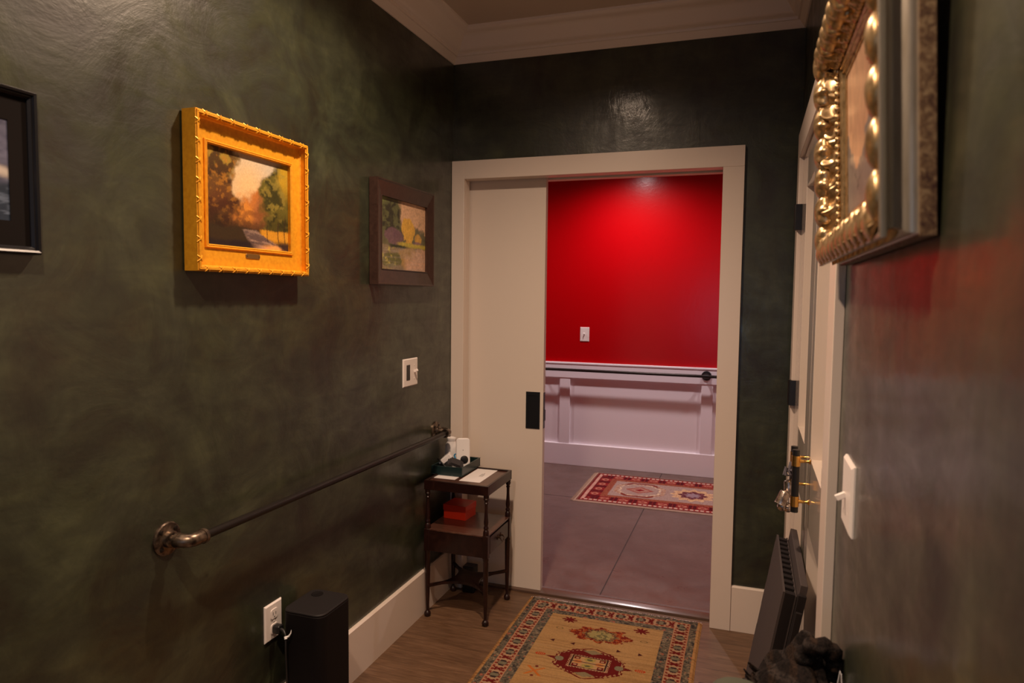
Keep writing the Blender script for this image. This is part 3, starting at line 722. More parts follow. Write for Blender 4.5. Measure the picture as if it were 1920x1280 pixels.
# ================================================================== RUGS
M_rug = vcol(mat('knotted_wool'), rough=.95, spec=.1)
L(M_rug, bump(M_rug, noise(M_rug, coords(M_rug), 420, 2), .6, .002), bsdf(M_rug).inputs['Normal'])
def ell(x, y, cx, cy, a, b): return ((x-cx)/a)**2+((y-cy)/b)**2
RX0, RW_, RL = .428, .820, 1.53
RY0 = .003
def rug1(u, v):
    x = u*RW_; y = v*RL                   # y from far end
    ax = np.abs(x-RW_/2); ex = RW_/2-ax; ey = np.minimum(y, RL-y)
    n = fbm(x*90, y*90, 3, 5); n2 = fbm(x*260, y*260, 2, 9); lines = fbm(x*3, y*150, 3, 12)
    dx = x-RW_/2
    cream, redd, gold = srgb(178,140,104), srgb(98,22,18), srgb(168,130,82)
    grey, dark = srgb(98,88,72), srgb(58,50,44)
    c = np.zeros(x.shape+(3,)) + gold
    c = put(c, sst(.45,.7,lines)*.45, srgb(128,94,58)); c = put(c, sst(.6,.8,fbm(x*2,y*60,2,14))*.4, srgb(172,138,94))
    # field motifs
    per = .243; cy0 = .283
    k = np.round((y-cy0)/per); k = np.clip(k, 0, 4); cyk = cy0+k*per; dy = y-cyk; odd = (k % 2) == 1; ady = np.abs(dy)
    q = np.floor(x/.0045)*.0045; 
    zig = .006*np.sign(np.sin(ax*2*PI/.020))
    # red medallion
    oct_ = np.maximum(np.maximum(ax/.136, ady/.094), (ax/.136+ady/.094)/1.50)
    point = np.maximum(0, 1)*(ax/.165+ady/.045)
    m = odd & ((oct_+ .04*np.sign(np.sin(ax*2*PI/.03))*np.sign(np.sin(dy*2*PI/.03)) < 1.0) | (point < 1.0))
    c = put(c, odd & (np.abs(ax/.172+ady/.052-1) < .05), redd)
    dtop = ax/.075+np.abs(ady-.088)/.034
    c = put(c, odd & (dtop < 1.0), gold*.9); c = put(c, odd & (np.abs(dtop-1) < .10), redd)
    c = put(c, m, redd); c = put(c, m & (np.abs(oct_-.93) < .018) & (np.sin(ax*400) > .2), cream*.9)
    c = put(c, odd & (ell(ax, ady, .122, 0, .018, .018) < 1), srgb(120,110,84)); c = put(c, odd & (dtop < .55), srgb(128,112,80))
    sq = np.maximum(ax/.078, ady/.046)
    c = put(c, odd & (sq < 1.10) & (np.sin((ax+ady)*2*PI/.012) > 0), cream); c = put(c, odd & (sq < 1.0), cream)
    c = put(c, odd & (np.abs(sq-.90) < .05), srgb(60,34,26)); c = put(c, odd & (sq < .85), srgb(176,138,92))
    c = put(c, odd & (np.maximum(np.abs(ax-.052)/.013, np.abs(ady-.027)/.010) < 1), redd); c = put(c, odd & (np.maximum(np.abs(ax-.052)/.006, np.abs(ady-.027)/.004) < 1), cream)
    for ccx in (0,): c = put(c, odd & (ell(ax, ady, .0, .024, .024, .016) < 1), srgb(156,136,74)); c = put(c, odd & (ell(ax, ady, 0, .024, .012, .007) < 1), srgb(88,86,56))
    c = put(c, odd & (ell(ax, ady, .045, 0, .018, .012) < 1), srgb(186,112,58)); c = put(c, odd & (sq < .98) & (np.abs(ady) < .0018), dark)
    # orange star medallion
    ang = np.arctan2(dy/.09, dx/.135); rr_ = np.hypot(dx/.135, dy/.092)
    starr = .80+.22*np.cos(ang*8)*.5+.13*np.cos(ang*2)+.35*(n-.5)
    mo = (~odd) & (rr_ < starr); c = put(c, mo & (n2 > .33), srgb(150,64,26)); c = put(c, mo & (n > .54), srgb(108,32,18))
    c = put(c, (~odd) & (rr_ < .56+.06*np.cos(ang*8)) & (n2 > .42), srgb(120,92,56)); c = put(c, (~odd) & (rr_ < .40+.04*np.cos(ang*8)), srgb(150,134,82))
    c = put(c, (~odd) & (rr_ < .40) & (n > .58), srgb(104,96,62)); c = put(c, (~odd) & (np.abs(rr_-.47) < .03) & (np.sin(ang*26) > 0), dark)
    # scattered small motifs; mirrored across the centre line
    ys = y-cy0; rel = np.mod(y-cy0+per/2, per)-per/2
    def star(px, py, r, colr):
        a = np.arctan2(y-py, ax-px); r_ = np.hypot(ax-px, (y-py)*1.25)
        return (r_ < r*(.45+.55*np.abs(np.cos(a*4))**1.4))
    c = put(c, star(.163, .185, .036, redd), redd)
    for py in (.185+2*per*2, RL-.185): c = put(c, star(.163, py, .034, redd), redd)
    for py in (.276, .276+2*per): c = put(c, (np.abs(ell(ax, y, .186, py, .015, .008)-1) < .35), srgb(110,88,50))
    for py in (.392, .392+2*per):
        for px in (.10, .19): c = put(c, (np.abs(ax-px) < .010) & (np.abs(y-py) < (.010-(ax-px))*.55) , srgb(70,26,22))
    for py in (.518, .518+2*per): c = put(c, (ell(ax, y, .205, py, .022, .012) < 1) & (np.sin(ax*900) > -.6), srgb(166,62,26))
    for py in (.655, .655+2*per): 
        a1 = np.abs((ax-.19)-(y-py)); a2 = np.abs((ax-.19)+(y-py)); ins = np.maximum(np.abs(ax-.19), np.abs(y-py)*1.2) < .04
        c = put(c, ins & (np.minimum(a1, a2) < .007) & (n2 > .3), srgb(180,98,34)); c = put(c, ell(ax, y, .19, py-.035, .007, .006) < 1, redd); c = put(c, ell(ax, y, .19, py+.035, .007, .006) < 1, redd)
    c = put(c, (n2 > .90) & (n > .6), srgb(120,60,30))
    # borders
    t1, t2, t3, t4 = .018, .051, .114, .155
    exx = ex; eyy = ey*1.0+.004
    e_ = np.minimum(exx, eyy+.006)
    b = e_ < t4
    along = np.where(exx < eyy+.006, y, x)
    c = put(c, b, grey)
    sp = fbm(x*120, y*120, 2, 33); c = put(c, (b & (sp > .62))*.8, dark); c = put(c, b & (sp < .30), srgb(136,116,92))
    blob = fbm(x*60, y*60, 2, 35); c = put(c, (b & (blob > .72))*.8, srgb(40,38,42)); c = put(c, b & (blob < .22), srgb(150,92,70))
    mb = (e_ > t2) & (e_ < t3); c = put(c, mb, srgb(166,130,98))
    c = put(c, (np.abs(e_-t2) < .0022) | (np.abs(e_-t3) < .0018), srgb(170,116,84))
    s_ = np.mod(along, .092)-.046; tt = (e_-(t2+t3)/2)/((t3-t2)/2)       # -1..1
    as_ = np.abs(s_); at = np.abs(tt)
    c = put(c, mb & ((np.abs(s_)/.020 + at/.85 < 1.15) & (np.abs(np.abs(s_)/.014-at*1.3) < .55)), redd)
    c = put(c, mb & (at > .58) & (at < .92) & (np.mod(along, .023) < .014), srgb(120,44,30))
    s2 = np.mod(along+.046, .092)-.046
    c = put(c, mb & (ell(s2, tt*.03, 0, 0, .016, .017) < 1), srgb(112,104,82)); c = put(c, mb & (np.abs(ell(s2, tt*.03, 0, 0, .018, .019)-1) < .2), srgb(90,50,34))
    c = put(c, mb & (at < .35) & (np.abs(as_-.030) < .006), srgb(56,44,40)); c = put(c, mb & (n2 > .78), srgb(150,110,84))
    c = put(c, ex < t1, srgb(170,126,78)); c = put(c, (ex < t1) & (lines > .6), srgb(142,100,60))
    c = put(c, ey < .010, srgb(190,152,128))
    return c*(.68+.30*n2[...,None])
def rugpos(x0, y0, w, l, h=.009, wob=.0015):
    def f(u, v):
        x = x0+u*w; y = y0-v*l
        edge = np.minimum(np.minimum(u, 1-u)*w, np.minimum(v, 1-v)*l)
        z = .0012+(h-.0012)*sst(0, .010, edge) + .0008*vnoise(u*w*160, v*l*160, 3)
        return x+wob*(fbm(v*9, v*0, 3, 4)-.5)*4, y+wob*(fbm(u*11, u*0, 3, 9)-.5)*5, z
    return f
r1 = grid_obj('area_rug', 330, 610, rugpos(RX0, RY0, RW_, RL), rug1, M_rug)
tag(r1, 'gold and red patterned wool rug on the oak floor in front of the doorway', 'rug')
def fringe(parent, x0, x1, y, sgn, axis='x', col=M_plate, n=150, ln=.012):
    bm = bmesh.new()
    for k in range(n):
        q = x0+(x1-x0)*(k+random.random())/n; d_ = ln*(.6+.6*random.random()); j = (random.random()-.5)*.006
        if axis == 'x': p0, p1 = (q, y, .004), (q+j, y+sgn*d_, .0015)
        else: p0, p1 = (y, q, .004), (y+sgn*d_, q+j, .0015)
        tube(bm, [p0, tuple((a+b)/2+(.001 if i == 2 else 0) for i, (a, b) in enumerate(zip(p0, p1))), p1], .0011, 4)
    o = obj('fringe', bm, col, parent); o['kind'] = 'stuff'; return o
M_fr = mat('wool_fringe', (.46,.32,.23), .95)
fringe(r1, RX0+.004, RX0+RW_-.004, RY0-.002, 1, n=260)

R2X, R2Y, R2W, R2L = .225, 2.512, 1.64, .850
def rug2(u, v):
    x = u*R2W; y = v*R2L
    ex = np.minimum(x, R2W-x); ey = np.minimum(y, R2L-y)
    n = fbm(x*70, y*70, 3, 405); n2 = fbm(x*200, y*200, 2, 409)
    cream, redd, gry = srgb(206,176,158), srgb(128,30,34), srgb(164,140,130)
    c = np.zeros(x.shape+(3,)) + gry; c = put(c, (n2 > .62), srgb(138,110,100)); 
    xs_ = R2W/2-np.abs(x-R2W/2); dy = y-R2L/2
    # oval medallion at xs=.425, flower at centre
    dx = xs_-.425; r = np.maximum(np.abs(dx)/.19, np.abs(dy)/.19); r8 = np.maximum(r, (np.abs(dx)/.19+np.abs(dy)/.19)/1.45)
    c = put(c, (np.abs(r8-.92) < .08) & (n2 > .25), srgb(120,44,34)); c = put(c, (np.abs(r8-.78) < .05) & (n > .5), srgb(206,180,150))
    c = put(c, (r8 > .84) & (r8 < 1.0) & (np.sin(dy*240) > .3) & (np.abs(dx) > .12), srgb(214,190,160))
    dd = np.abs(dx)/.11+np.abs(dy)/.09; c = put(c, dd < 1, srgb(150,84,72)); c = put(c, dd < .72, srgb(170,128,112)); c = put(c, dd < .35, redd); c = put(c, (dd < 1.1) & (n2 > .72), redd)
    a = np.arctan2(dy, xs_-.82); rc = np.hypot(xs_-.82, dy)
    c = put(c, rc < .15+.018*np.cos(a*12), srgb(206,170,130)); c = put(c, (rc < .15) & (n2 > .6), srgb(160,110,80)); c = put(c, rc < .098+.012*np.cos(a*8), srgb(92,36,46)); c = put(c, rc < .05+.012*np.cos(a*8), srgb(142,122,132)); c = put(c, (rc < .098) & (n2 > .66), srgb(150,110,110))
    # borders
    e_ = np.minimum(ex*1.0, ey); al = np.where(ex < ey, y, x)
    b = e_ < .215
    c = put(c, (e_ < .215) & (e_ > .16), srgb(148,84,62)); c = put(c, (e_ < .215) & (e_ > .16) & (n2 > .6), srgb(112,40,32))
    c = put(c, e_ < .165, redd); m = np.mod(al, .14)-.07
    c = put(c, (ell(m, e_, 0, .118, .034, .026) < 1) & (n2 > .3), srgb(176,116,96)); c = put(c, ell(m, e_, 0, .118, .016, .012) < 1, redd); c = put(c, (e_ < .165) & (n2 > .72), srgb(170,96,80))
    c = put(c, (e_ < .165) & (np.abs(np.abs(m)-.055) < .012), srgb(84,22,28))
    c = put(c, (e_ > .040) & (e_ < .072), srgb(150,60,56)); c = put(c, (e_ > .044) & (e_ < .068) & (np.mod(al, .036) < .022), cream)
    c = put(c, (np.abs(e_-.078) < .004) | (np.abs(e_-.036) < .004), srgb(96,30,30))
    c = put(c, e_ < .030, srgb(118,72,62)); c = put(c, ey < .014, srgb(168,142,126)); c = put(c, ex < .016, srgb(178,150,130))
    return c*(.86+.32*n2[...,None])
r2 = grid_obj('area_rug', 420, 220, rugpos(R2X, R2Y, R2W, R2L, .008), rug2, M_rug)
tag(r2, 'red and grey patterned rug on the concrete floor of the red-walled room', 'rug')
fringe(r2, R2Y-R2L+.004, R2Y-.004, R2X+.002, -1, axis='y', n=150, ln=.022, col=M_fr)

# ================================================================== SIDE TABLE
M_mah = mat('dark_mahogany', (.040,.012,.009), .30, spec=.35, coat=.12, coat_rough=.12)
gr = noise(M_mah, coords(M_mah, (4, 30, 4)), 3, 6, .6, 1.5); L(M_mah, ramp(M_mah, gr, [(.3, (.009,.0027,.002)), (.55, (.018,.0055,.004)), (.75, (.032,.011,.007))]), bsdf(M_mah).inputs['Base Color'])
M_mtop = mat('worn_mahogany_top', (.09,.035,.022), .30, coat=.4)
gr = noise(M_mtop, coords(M_mtop, (4, 26, 4)), 3, 6, .6, 1.5); L(M_mtop, ramp(M_mtop, gr, [(.3, (.05,.018,.012)), (.55, (.09,.036,.023)), (.75, (.14,.062,.038))]), bsdf(M_mtop).inputs['Base Color'])
TX0, TX1, TY0, TY1, TZ = .026, .340, -.368, -.048, .641
org = ((TX0+TX1)/2, (TY0+TY1)/2, 0)
t = thing('side_table', 'small dark mahogany two-tier side table with turned legs and a drawer, by the sliding door', 'table', org)
obj('apron', B(((TX0, TY0, .597), (TX1, TY0+.012, TZ)), ((TX0, TY1-.012, .597), (TX1, TY1, TZ)), ((TX0, TY0+.012, .597), (TX0+.012, TY1-.012, TZ)), ((TX1-.012, TY0+.012, .597), (TX1, TY1-.012, TZ))), M_mah, t, bevel=.0015, rel=org)
obj('tabletop', B(((TX0+.012, TY0+.012, .624), (TX1-.012, TY1-.012, .634))), M_mtop, t, rel=org)
obj('shelf', B(((TX0+.004, TY0+.004, .407), (TX1-.004, TY1-.004, .415))), M_mtop, t, bevel=.0015, rel=org)
obj('drawer_case', B(((TX0+.004, TY0+.006, .312), (TX1-.012, TY1-.006, .407))), M_mah, t, rel=org, bevel=.001)
dr = obj('drawer', B(((TX1-.012, TY0+.040, .322), (TX1-.004, TY1-.034, .398))), M_mah, t, bevel=.002, rel=org)
bm = bmesh.new(); yk = (TY0+TY1)/2; xk = TX1-.004
lathe(bm, [(.012, 0), (.012, .002), (.004, .004), (.004, .012)], (xk, yk-.018, .366), (1,0,0), 10); lathe(bm, [(.012, 0), (.012, .002), (.004, .004), (.004, .012)], (xk, yk+.018, .366), (1,0,0), 10)
tube(bm, [(xk+.012, yk-.018, .366), (xk+.017, yk-.020, .356), (xk+.018, yk-.010, .347), (xk+.018, yk+.010, .347), (xk+.017, yk+.020, .356), (xk+.012, yk+.018, .366)], .0022, 8)
obj('drawer_pull', bm, mat('dark_bronze', (.06,.03,.015), .35, .8), dr, smooth=.9, rel=org)
up = [(.0125,.597),(.0125,.588),(.011,.585),(.0135,.580),(.0095,.572),(.0075,.566),(.0105,.562),(.0072,.556),(.0070,.530),(.0085,.500),(.0108,.476),(.0095,.464),(.0075,.458),(.0115,.452),(.0115,.446),(.0085,.441),(.012,.436),(.0135,.428),(.0135,.415)]
lo = [(.0135,.312),(.0135,.300),(.0115,.294),(.013,.288),(.0125,.275),(.0115,.20),(.0095,.10),(.0070,.035),(.0068,.028),(.0085,.026),(.0135,.020),(.0160,.013),(.0150,.006),(.0105,.0)]
for x in (TX0+.0135, TX1-.0135):
    for y in (TY0+.0135, TY1-.0135):
        bm = bmesh.new(); lathe(bm, up[::-1], (x, y, 0), n=18); obj('post', bm, M_mah, t, smooth=.9, rel=org)
        bm = bmesh.new(); lathe(bm, lo[::-1], (x, y, 0), n=18); obj('leg', bm, M_mah, t, smooth=.9, rel=org)
        sx = .0133; obj('corner_block', B(((x-sx, y-sx, .311), (x+sx, y+sx, .4155))), M_mah, t, bevel=.002, rel=org)
# platform stretcher, concave sides
bm = bmesh.new(); cx, cy = org[0], org[1]; a, b_ = (TX1-TX0)/2-.012, (TY1-TY0)/2-.012
out = []
cor = [(-a,-b_),(a,-b_),(a,b_),(-a,b_)]
for i in range(4):
    p0, p1 = Vector(cor[i]), Vector(cor[(i+1)%4]); w_ = .010
    d_ = (p1-p0).normalized(); nrm = Vector((-d_.y, d_.x))
    for k in range(13):
        f = k/12; sag = .082*math.sin(f*PI)**.75
        out.append(p0.lerp(p1, .035+.93*f) + nrm*sag)
top = [bm.verts.new((cx+p.x, cy+p.y, .150)) for p in out]; bot = [bm.verts.new((cx+p.x, cy+p.y, .138)) for p in out]
n_ = len(out); ct = bm.verts.new((cx, cy, .150)); cb = bm.verts.new((cx, cy, .138))
for k in range(n_):
    bm.faces.new((top[k], bot[k], bot[(k+1)%n_], top[(k+1)%n_])); bm.faces.new((ct, top[k], top[(k+1)%n_])); bm.faces.new((cb, bot[(k+1)%n_], bot[k]))
obj('stretcher', bm, M_mah, t, rel=org)

# things on the table
ZT = .634
M_tray = mat('dark_green_leather', (.008,.022,.022), .32)
t = thing('valet_tray', 'dark green leather tray on top of the side table, holding a bottle and gadgets', 'tray', (.075, -.135, ZT+.0025)); org = (.075, -.135, ZT+.0025)
a0, a1, b0, b1, zt0, zt1 = -.012+.001, .161, -.245, -.012, ZT+.0025, ZT+.045
a0 = .004
bm = B(((a0, b0, zt0), (a1, b1, zt0+.005)), ((a0, b0, zt0+.005), (a1, b0+.006, zt1)), ((a0, b1-.006, zt0+.005), (a1, b1, zt1)), ((a0, b0+.006, zt0+.005), (a0+.006, b1-.006, zt1)), ((a1-.006, b0+.006, zt0+.005), (a1, b1-.006, zt1)))
obj('tray_body', bm, M_tray, t, bevel=.0015, rel=org)
bm = bmesh.new()
for zz in (zt1+.0002, zt0+.003): tube(bm, [(a0, b0-.0006, zz), (a1+.0006, b0-.0006, zz), (a1+.0006, b1, zz)], .0011, 6)
obj('piping', bm, mat('teal_piping', (.02,.05,.05), .4), t, rel=org)
ZI = zt0+.005
M_white = mat('white_plastic', (.78,.75,.74), .32)
M_print = mat('printed_ink', (.12,.11,.12), .6)
# bottle
t = thing('bottle', 'tall white plastic bottle standing in the green tray', 'bottle', (.050, -.115, ZI)); org = (.050, -.115, ZI)
bm = bmesh.new(); lathe(bm, [(.030,0),(.032,.004),(.032,.100),(.029,.116),(.022,.128),(.021,.134)], org, n=24); obj('bottle_body', bm, M_white, t, smooth=.8, rel=org)
bm = bmesh.new(); lathe(bm, [(.0215,.134),(.0225,.137),(.0225,.148),(.0195,.150),(.017,.147)], org, n=24); obj('cap', bm, M_white, t, smooth=.8, rel=org)
# standing gadget
M = Matrix.Translation((.158, -.190, ZI+.002)) @ Matrix.Rotation(math.radians(24), 4, 'Z') @ Matrix.Rotation(math.radians(-10), 4, 'X')
M = Matrix.Translation((.126, -.150, ZI+.004)) @ Matrix.Rotation(math.radians(24), 4, 'Z') @ Matrix.Rotation(math.radians(-9), 4, 'X')
t = thing('doorbell_camera', 'white rounded gadget with a round black lens, propped upright in the green tray', 'camera', (.122, -.170, ZI))
t.matrix_world = M
bm = bmesh.new(); rbox(bm, (-.033, -.014, .0), (.033, .012, .152), .014, 1); obj('casing', bm, M_white, t, bevel=.004)
bm = bmesh.new(); lathe(bm, [(.019, .0145), (.019, .0165), (.0175, .0172)], (.006, 0, .050), (0,-1,0), 24); obj('lens', bm, M_black, t, smooth=.8)
bm = bmesh.new(); lathe(bm, [(.0018, .0142), (.0018, .0149)], (0, 0, .095), (0,-1,0), 10); obj('microphone', bm, M_slot, t)
# plug adapter
t = thing('power_adapter', 'white power adapter with metal prongs, tilted against the bottle in the tray', 'adapter')
t.matrix_world = Matrix.Translation((.056, -.200, ZI+.062)) @ Matrix.Rotation(math.radians(20), 4, 'Z') @ Matrix.Rotation(math.radians(-38), 4, 'Y')
bm = bmesh.new(); rbox(bm, (-.020, -.026, -.011), (.036, .020, .014), .006, 2); obj('adapter_body', bm, M_white, t, bevel=.002)
bm = B(((-.034, -.012, -.002), (-.020, -.010, .006)), ((-.034, .004, -.002), (-.020, .006, .006))); obj('prong', bm, mat('steel', (.6,.58,.55), .3, 1), t)
# sunglass case / folded black cloth
t = thing('folded_cloth', 'folded dark grey microfibre cloth lying over the front of the tray contents', 'cloth', (.112, -.212, ZI+.048))
M = Matrix.Rotation(math.radians(28), 4, 'Z') @ Matrix.Rotation(math.radians(22), 4, 'Y') @ Matrix.Rotation(math.radians(24), 4, 'X')
bm = bmesh.new()
for i in range(3): box(bm, (-.038+.006*i, -.026, i*.006), (.040-.008*i, .030-.006*i, i*.006+.005), M)
obj('fold', bm, mat('charcoal_cloth', (.030,.026,.028), .85), t, bevel=.003)
t = thing('pen', 'small black and steel pen lying in the tray in front of the adapter', 'pen', (.046, -.228, ZI+.048))
bm = bmesh.new(); tube(bm, [(-.015,-.004,.022), (.022,-.004,-.012)], .0035, 10); obj('barrel', bm, M_black, t, smooth=.8)
bm = bmesh.new(); tube(bm, [(.022,-.004,-.012), (.028,-.004,-.0175)], [.0032, .001], 10); obj('pen_tip', bm, mat('pen_steel', (.6,.58,.55), .3, 1), t, smooth=.8)
bm = bmesh.new()
pts = []
for k in range(40):
    a = k/39*4*PI; r_ = .011-.0015*(k/39); pts.append((r_*math.cos(a), .003*(k/39), r_*math.sin(a)))
tube(bm, pts, .0028, 6)
o = obj('coiled_cord', bm, mat('blue_cord', (.03,.28,.55), .5), None, smooth=.9); o.location = (.090, -.150, ZI+.068); tag(o, 'small coil of bright blue cord between the bottle and the white gadget', 'cord')
# envelopes
M_paper = mat('white_paper', (.80,.76,.75), .7)
def envelope(nm, lbl, c0, c1, z, rot, text=True):
    cx, cy = (c0[0]+c1[0])/2, (c0[1]+c1[1])/2; w_, h_ = abs(c1[0]-c0[0]), abs(c1[1]-c0[1])
    t = thing(nm, lbl, 'envelope', (cx, cy, z), (0, 0, rot))
    obj('sheet', B(((-w_/2, -h_/2, 0), (w_/2, h_/2, .0012))), M_paper, t)
    if text:
        q = bmesh.new()
        for i, (x0, ln) in enumerate(((.002, .045), (.002, .060), (.002, .038))):
            xx = .006 + i*.007
            yy = -.018
            while yy < -.018+ln:
                s_ = .003+.006*random.random(); box(q, (xx, yy, .0012), (xx+.0028, yy+s_, .00145)); yy += s_+.002
        obj('address_print', q, M_print, t)
    return t
envelope('envelope', 'white addressed envelope lying on the side table beside the tray', (.169, -.298), (.272, -.062), ZT, math.radians(0))
envelope('envelope', 'white envelope edge sticking out from under the front of the green tray', (.040, -.292), (.146, -.130), ZT, 0, False)
# red box on shelf
M_rb = mat('bright_orange_red_lacquer', (.75,.035,.008), .35)
t = thing('gift_box', 'bright orange-red square box on the lower shelf of the side table', 'box', (.108, -.142, .415), (0, 0, math.radians(-4)))
bm = B(((-.058, -.056, 0), (.058, .056, .045))); obj('box_base', bm, M_rb, t, bevel=.001)
bm = B(((-.0605, -.0585, .040), (.0605, .0585, .068))); obj('lid', bm, M_rb, t, bevel=.0015)
# black charger under the table
t = thing('power_brick', 'small black power brick standing on the floor under the side table', 'adapter', (.118, -.03, 0))
bm = bmesh.new(); rbox(bm, (-.030, -.028, 0), (.032, .028, .132), .006, 2); obj('brick_body', bm, M_black, t, bevel=.003)

# ================================================================== SPEAKER + CORD
M_spk = mat('black_speaker_cloth', (.004,.0025,.0025), .7, spec=.2); M_spt = mat('black_speaker_top', (.010,.0075,.0075), .6, spec=.35)
sx0, sx1, sy0, sy1, sz = .027, .178, -1.392, -1.216, .478
org = ((sx0+sx1)/2, (sy0+sy1)/2, 0)
t = thing('speaker', 'black rounded tower speaker standing on the floor against the left wall by the outlet', 'speaker', org)
bm = bmesh.new(); rbox(bm, (sx0, sy0, .010), (sx1, sy1, .470), .032, 2, 8); obj('speaker_body', bm, M_spk, t, bevel=.002, rel=org)
bm = bmesh.new(); rbox(bm, (sx0+.001, sy0+.001, .470), (sx1-.001, sy1-.001, sz), .031, 2, 8); tp = obj('top_cap', bm, M_spt, t, bevel=.003, rel=org)
bm = bmesh.new(); lathe(bm, [(.020, sz-.002), (.020, sz+.0012), (.017, sz+.0016), (.015, sz+.0006), (.003, sz+.0004)], (sx0+.040, sy1-.038, 0), n=24); obj('control_dial', bm, M_spk, tp, smooth=.8, rel=org)
bm = bmesh.new(); rbox(bm, (sx0+.008, sy0+.008, 0), (sx1-.008, sy1-.008, .010), .026, 2, 8); obj('foot', bm, M_black, t, rel=org)
obj('badge', B(((sx1, -1.334, .150), (sx1+.0012, -1.3325, .175))), M_plate, t, rel=org)
M_cord = mat('black_rubber_cord', (.010,.009,.009), .45)
t = thing('extension_lead', 'black power cord plugged into the outlet and hanging down beside the speaker', 'cord', (.0088, -1.400, .4175))
org = (.0088, -1.400, .4175)
bm = bmesh.new(); rbox(bm, (.0090, -1.413, .4045), (.034, -1.387, .431), .006, 0); obj('plug', bm, M_black, t, bevel=.003, rel=org)
pts = [(.030,-1.400,.417), (.045,-1.404,.417), (.056,-1.410,.410), (.062,-1.416,.392), (.064,-1.419,.36), (.066,-1.419,.31), (.067,-1.417,.25), (.067,-1.414,.18), (.066,-1.412,.10), (.066,-1.412,.03), (.070,-1.425,.006), (.08,-1.46,.004), (.09,-1.56,.004)]
bm = bmesh.new(); tube(bm, pts, [.007,.0055]+[.003]*11, 10); obj('cable', bm, M_cord, t, smooth=.9, rel=org)
bm = bmesh.new(); tube(bm, [(.058,-1.412,.404), (.062,-1.415,.397)], .0046, 10); tube(bm, [(.060,-1.412,.401),(.068,-1.408,.405),(.073,-1.405,.414),(.074,-1.403,.424)], [.004,.003,.002,.0006], 8)
obj('cable_tie', bm, M_white, t, rel=org)['label'] = 'white twist tie'

# ================================================================== BELLS ON THE HANDLE
M_silver = mat('tarnished_silver', (.50,.42,.36), .28, .95)
nn = noise(M_silver, coords(M_silver), 80, 4); L(M_silver, ramp(M_silver, nn, [(.35, (.22,.17,.14)), (.6, (.58,.50,.44))]), bsdf(M_silver).inputs['Base Color'])
BX, BY = 1.541, -.905
t = thing('bell_cluster', 'cluster of silver bells on a grey ribbon hanging from the door handle', 'bell', (BX, BY, .955)); org = (BX, BY, .955)
M_rib = mat('grey_ribbon', (.10,.09,.11), .7)
bm = bmesh.new()
tube(bm, [(1.553, -.895, .992), (1.545, -.898, .975), (1.540, -.902, .955)], [.004, .006, .005], 8)
for k in range(7):
    a = k*.9; tube(bm, [(1.540, -.902, .955), (1.540+.012*math.cos(a), -.902+.012*math.sin(a), .958+.006*math.sin(k*2)), (1.540+.016*math.cos(a+.4), -.902+.014*math.sin(a+.4), .942+.004*math.cos(k)), (1.540+.004*math.cos(a), -.902, .936)], [.003,.0035,.003,.002], 6)
obj('ribbon', bm, M_rib, t, smooth=.9, rel=org)
def cowbell(c, ax, r=.0125, h=.032):
    bm = bmesh.new(); lathe(bm, [(.003, -.004), (.006, -.002), (r*.86, 0), (r*.96, .004), (r, h), (r*1.05, h+.001), (r*1.05, h+.003), (r*.9, h+.003), (r*.85, h-.004)], c, ax, 20)
    obj('bell', bm, M_silver, t, smooth=.6, rel=org)
cowbell((1.539, -.925, .925), (.05, 0, -1), .015, .036); cowbell((1.529, -.955, .898), (-.40, -.15, -1), .016, .038)
cowbell((1.543, -.89, .898), (.15, 0, -1), .011, .028)
for c_ in ((1.522, -.945, .850), (1.538, -.945, .848), (1.530, -.925, .845)):
    bm = bmesh.new(); ball(bm, c_, .0150, 16, 12); lathe(bm, [(.0158, -.0012), (.0158, .0012)], c_, (0,0,1), 18); obj('jingle_bell', bm, M_silver, t, smooth=3.2, rel=org)
bm = bmesh.new(); tube(bm, [(1.542,-.91,.955), (1.541,-.912,.93), (1.530,-.93,.90), (1.528,-.92,.87)], .0012, 6); tube(bm, [(1.542,-.912,.93), (1.545,-.915,.89), (1.540,-.925,.87), (1.541,-.925,.832)], .0012, 6); obj('string', bm, M_rib, t, rel=org)

# ================================================================== LEANING NOTCHED PANELS
M_pan = mat('dark_grey_foam', (.056,.044,.042), .8, spec=.25)
nn = noise(M_pan, coords(M_pan), 120, 3); L(M_pan, bump(M_pan, nn, .2, .001), bsdf(M_pan).inputs['Normal'])
M_pand = mat('dark_foam_edge', (.012,.009,.009), .8, spec=.2)
tilt = math.atan(.168)
def lean(name, lbl, x_foot):
    t = thing(name, lbl, 'panel', (x_foot, -.965, 0), (0, tilt, 0)); return t
t = lean('folded_mat', 'dark grey folded mat with notched top edge leaning by the double doors', 1.403)
hf = .700
def board(bm, x0, x1, ya, yb, z1, steps=0):
    box(bm, (x0, ya, 0), (x1, yb, z1))
bm = bmesh.new(); yA, yB = -.245, .245
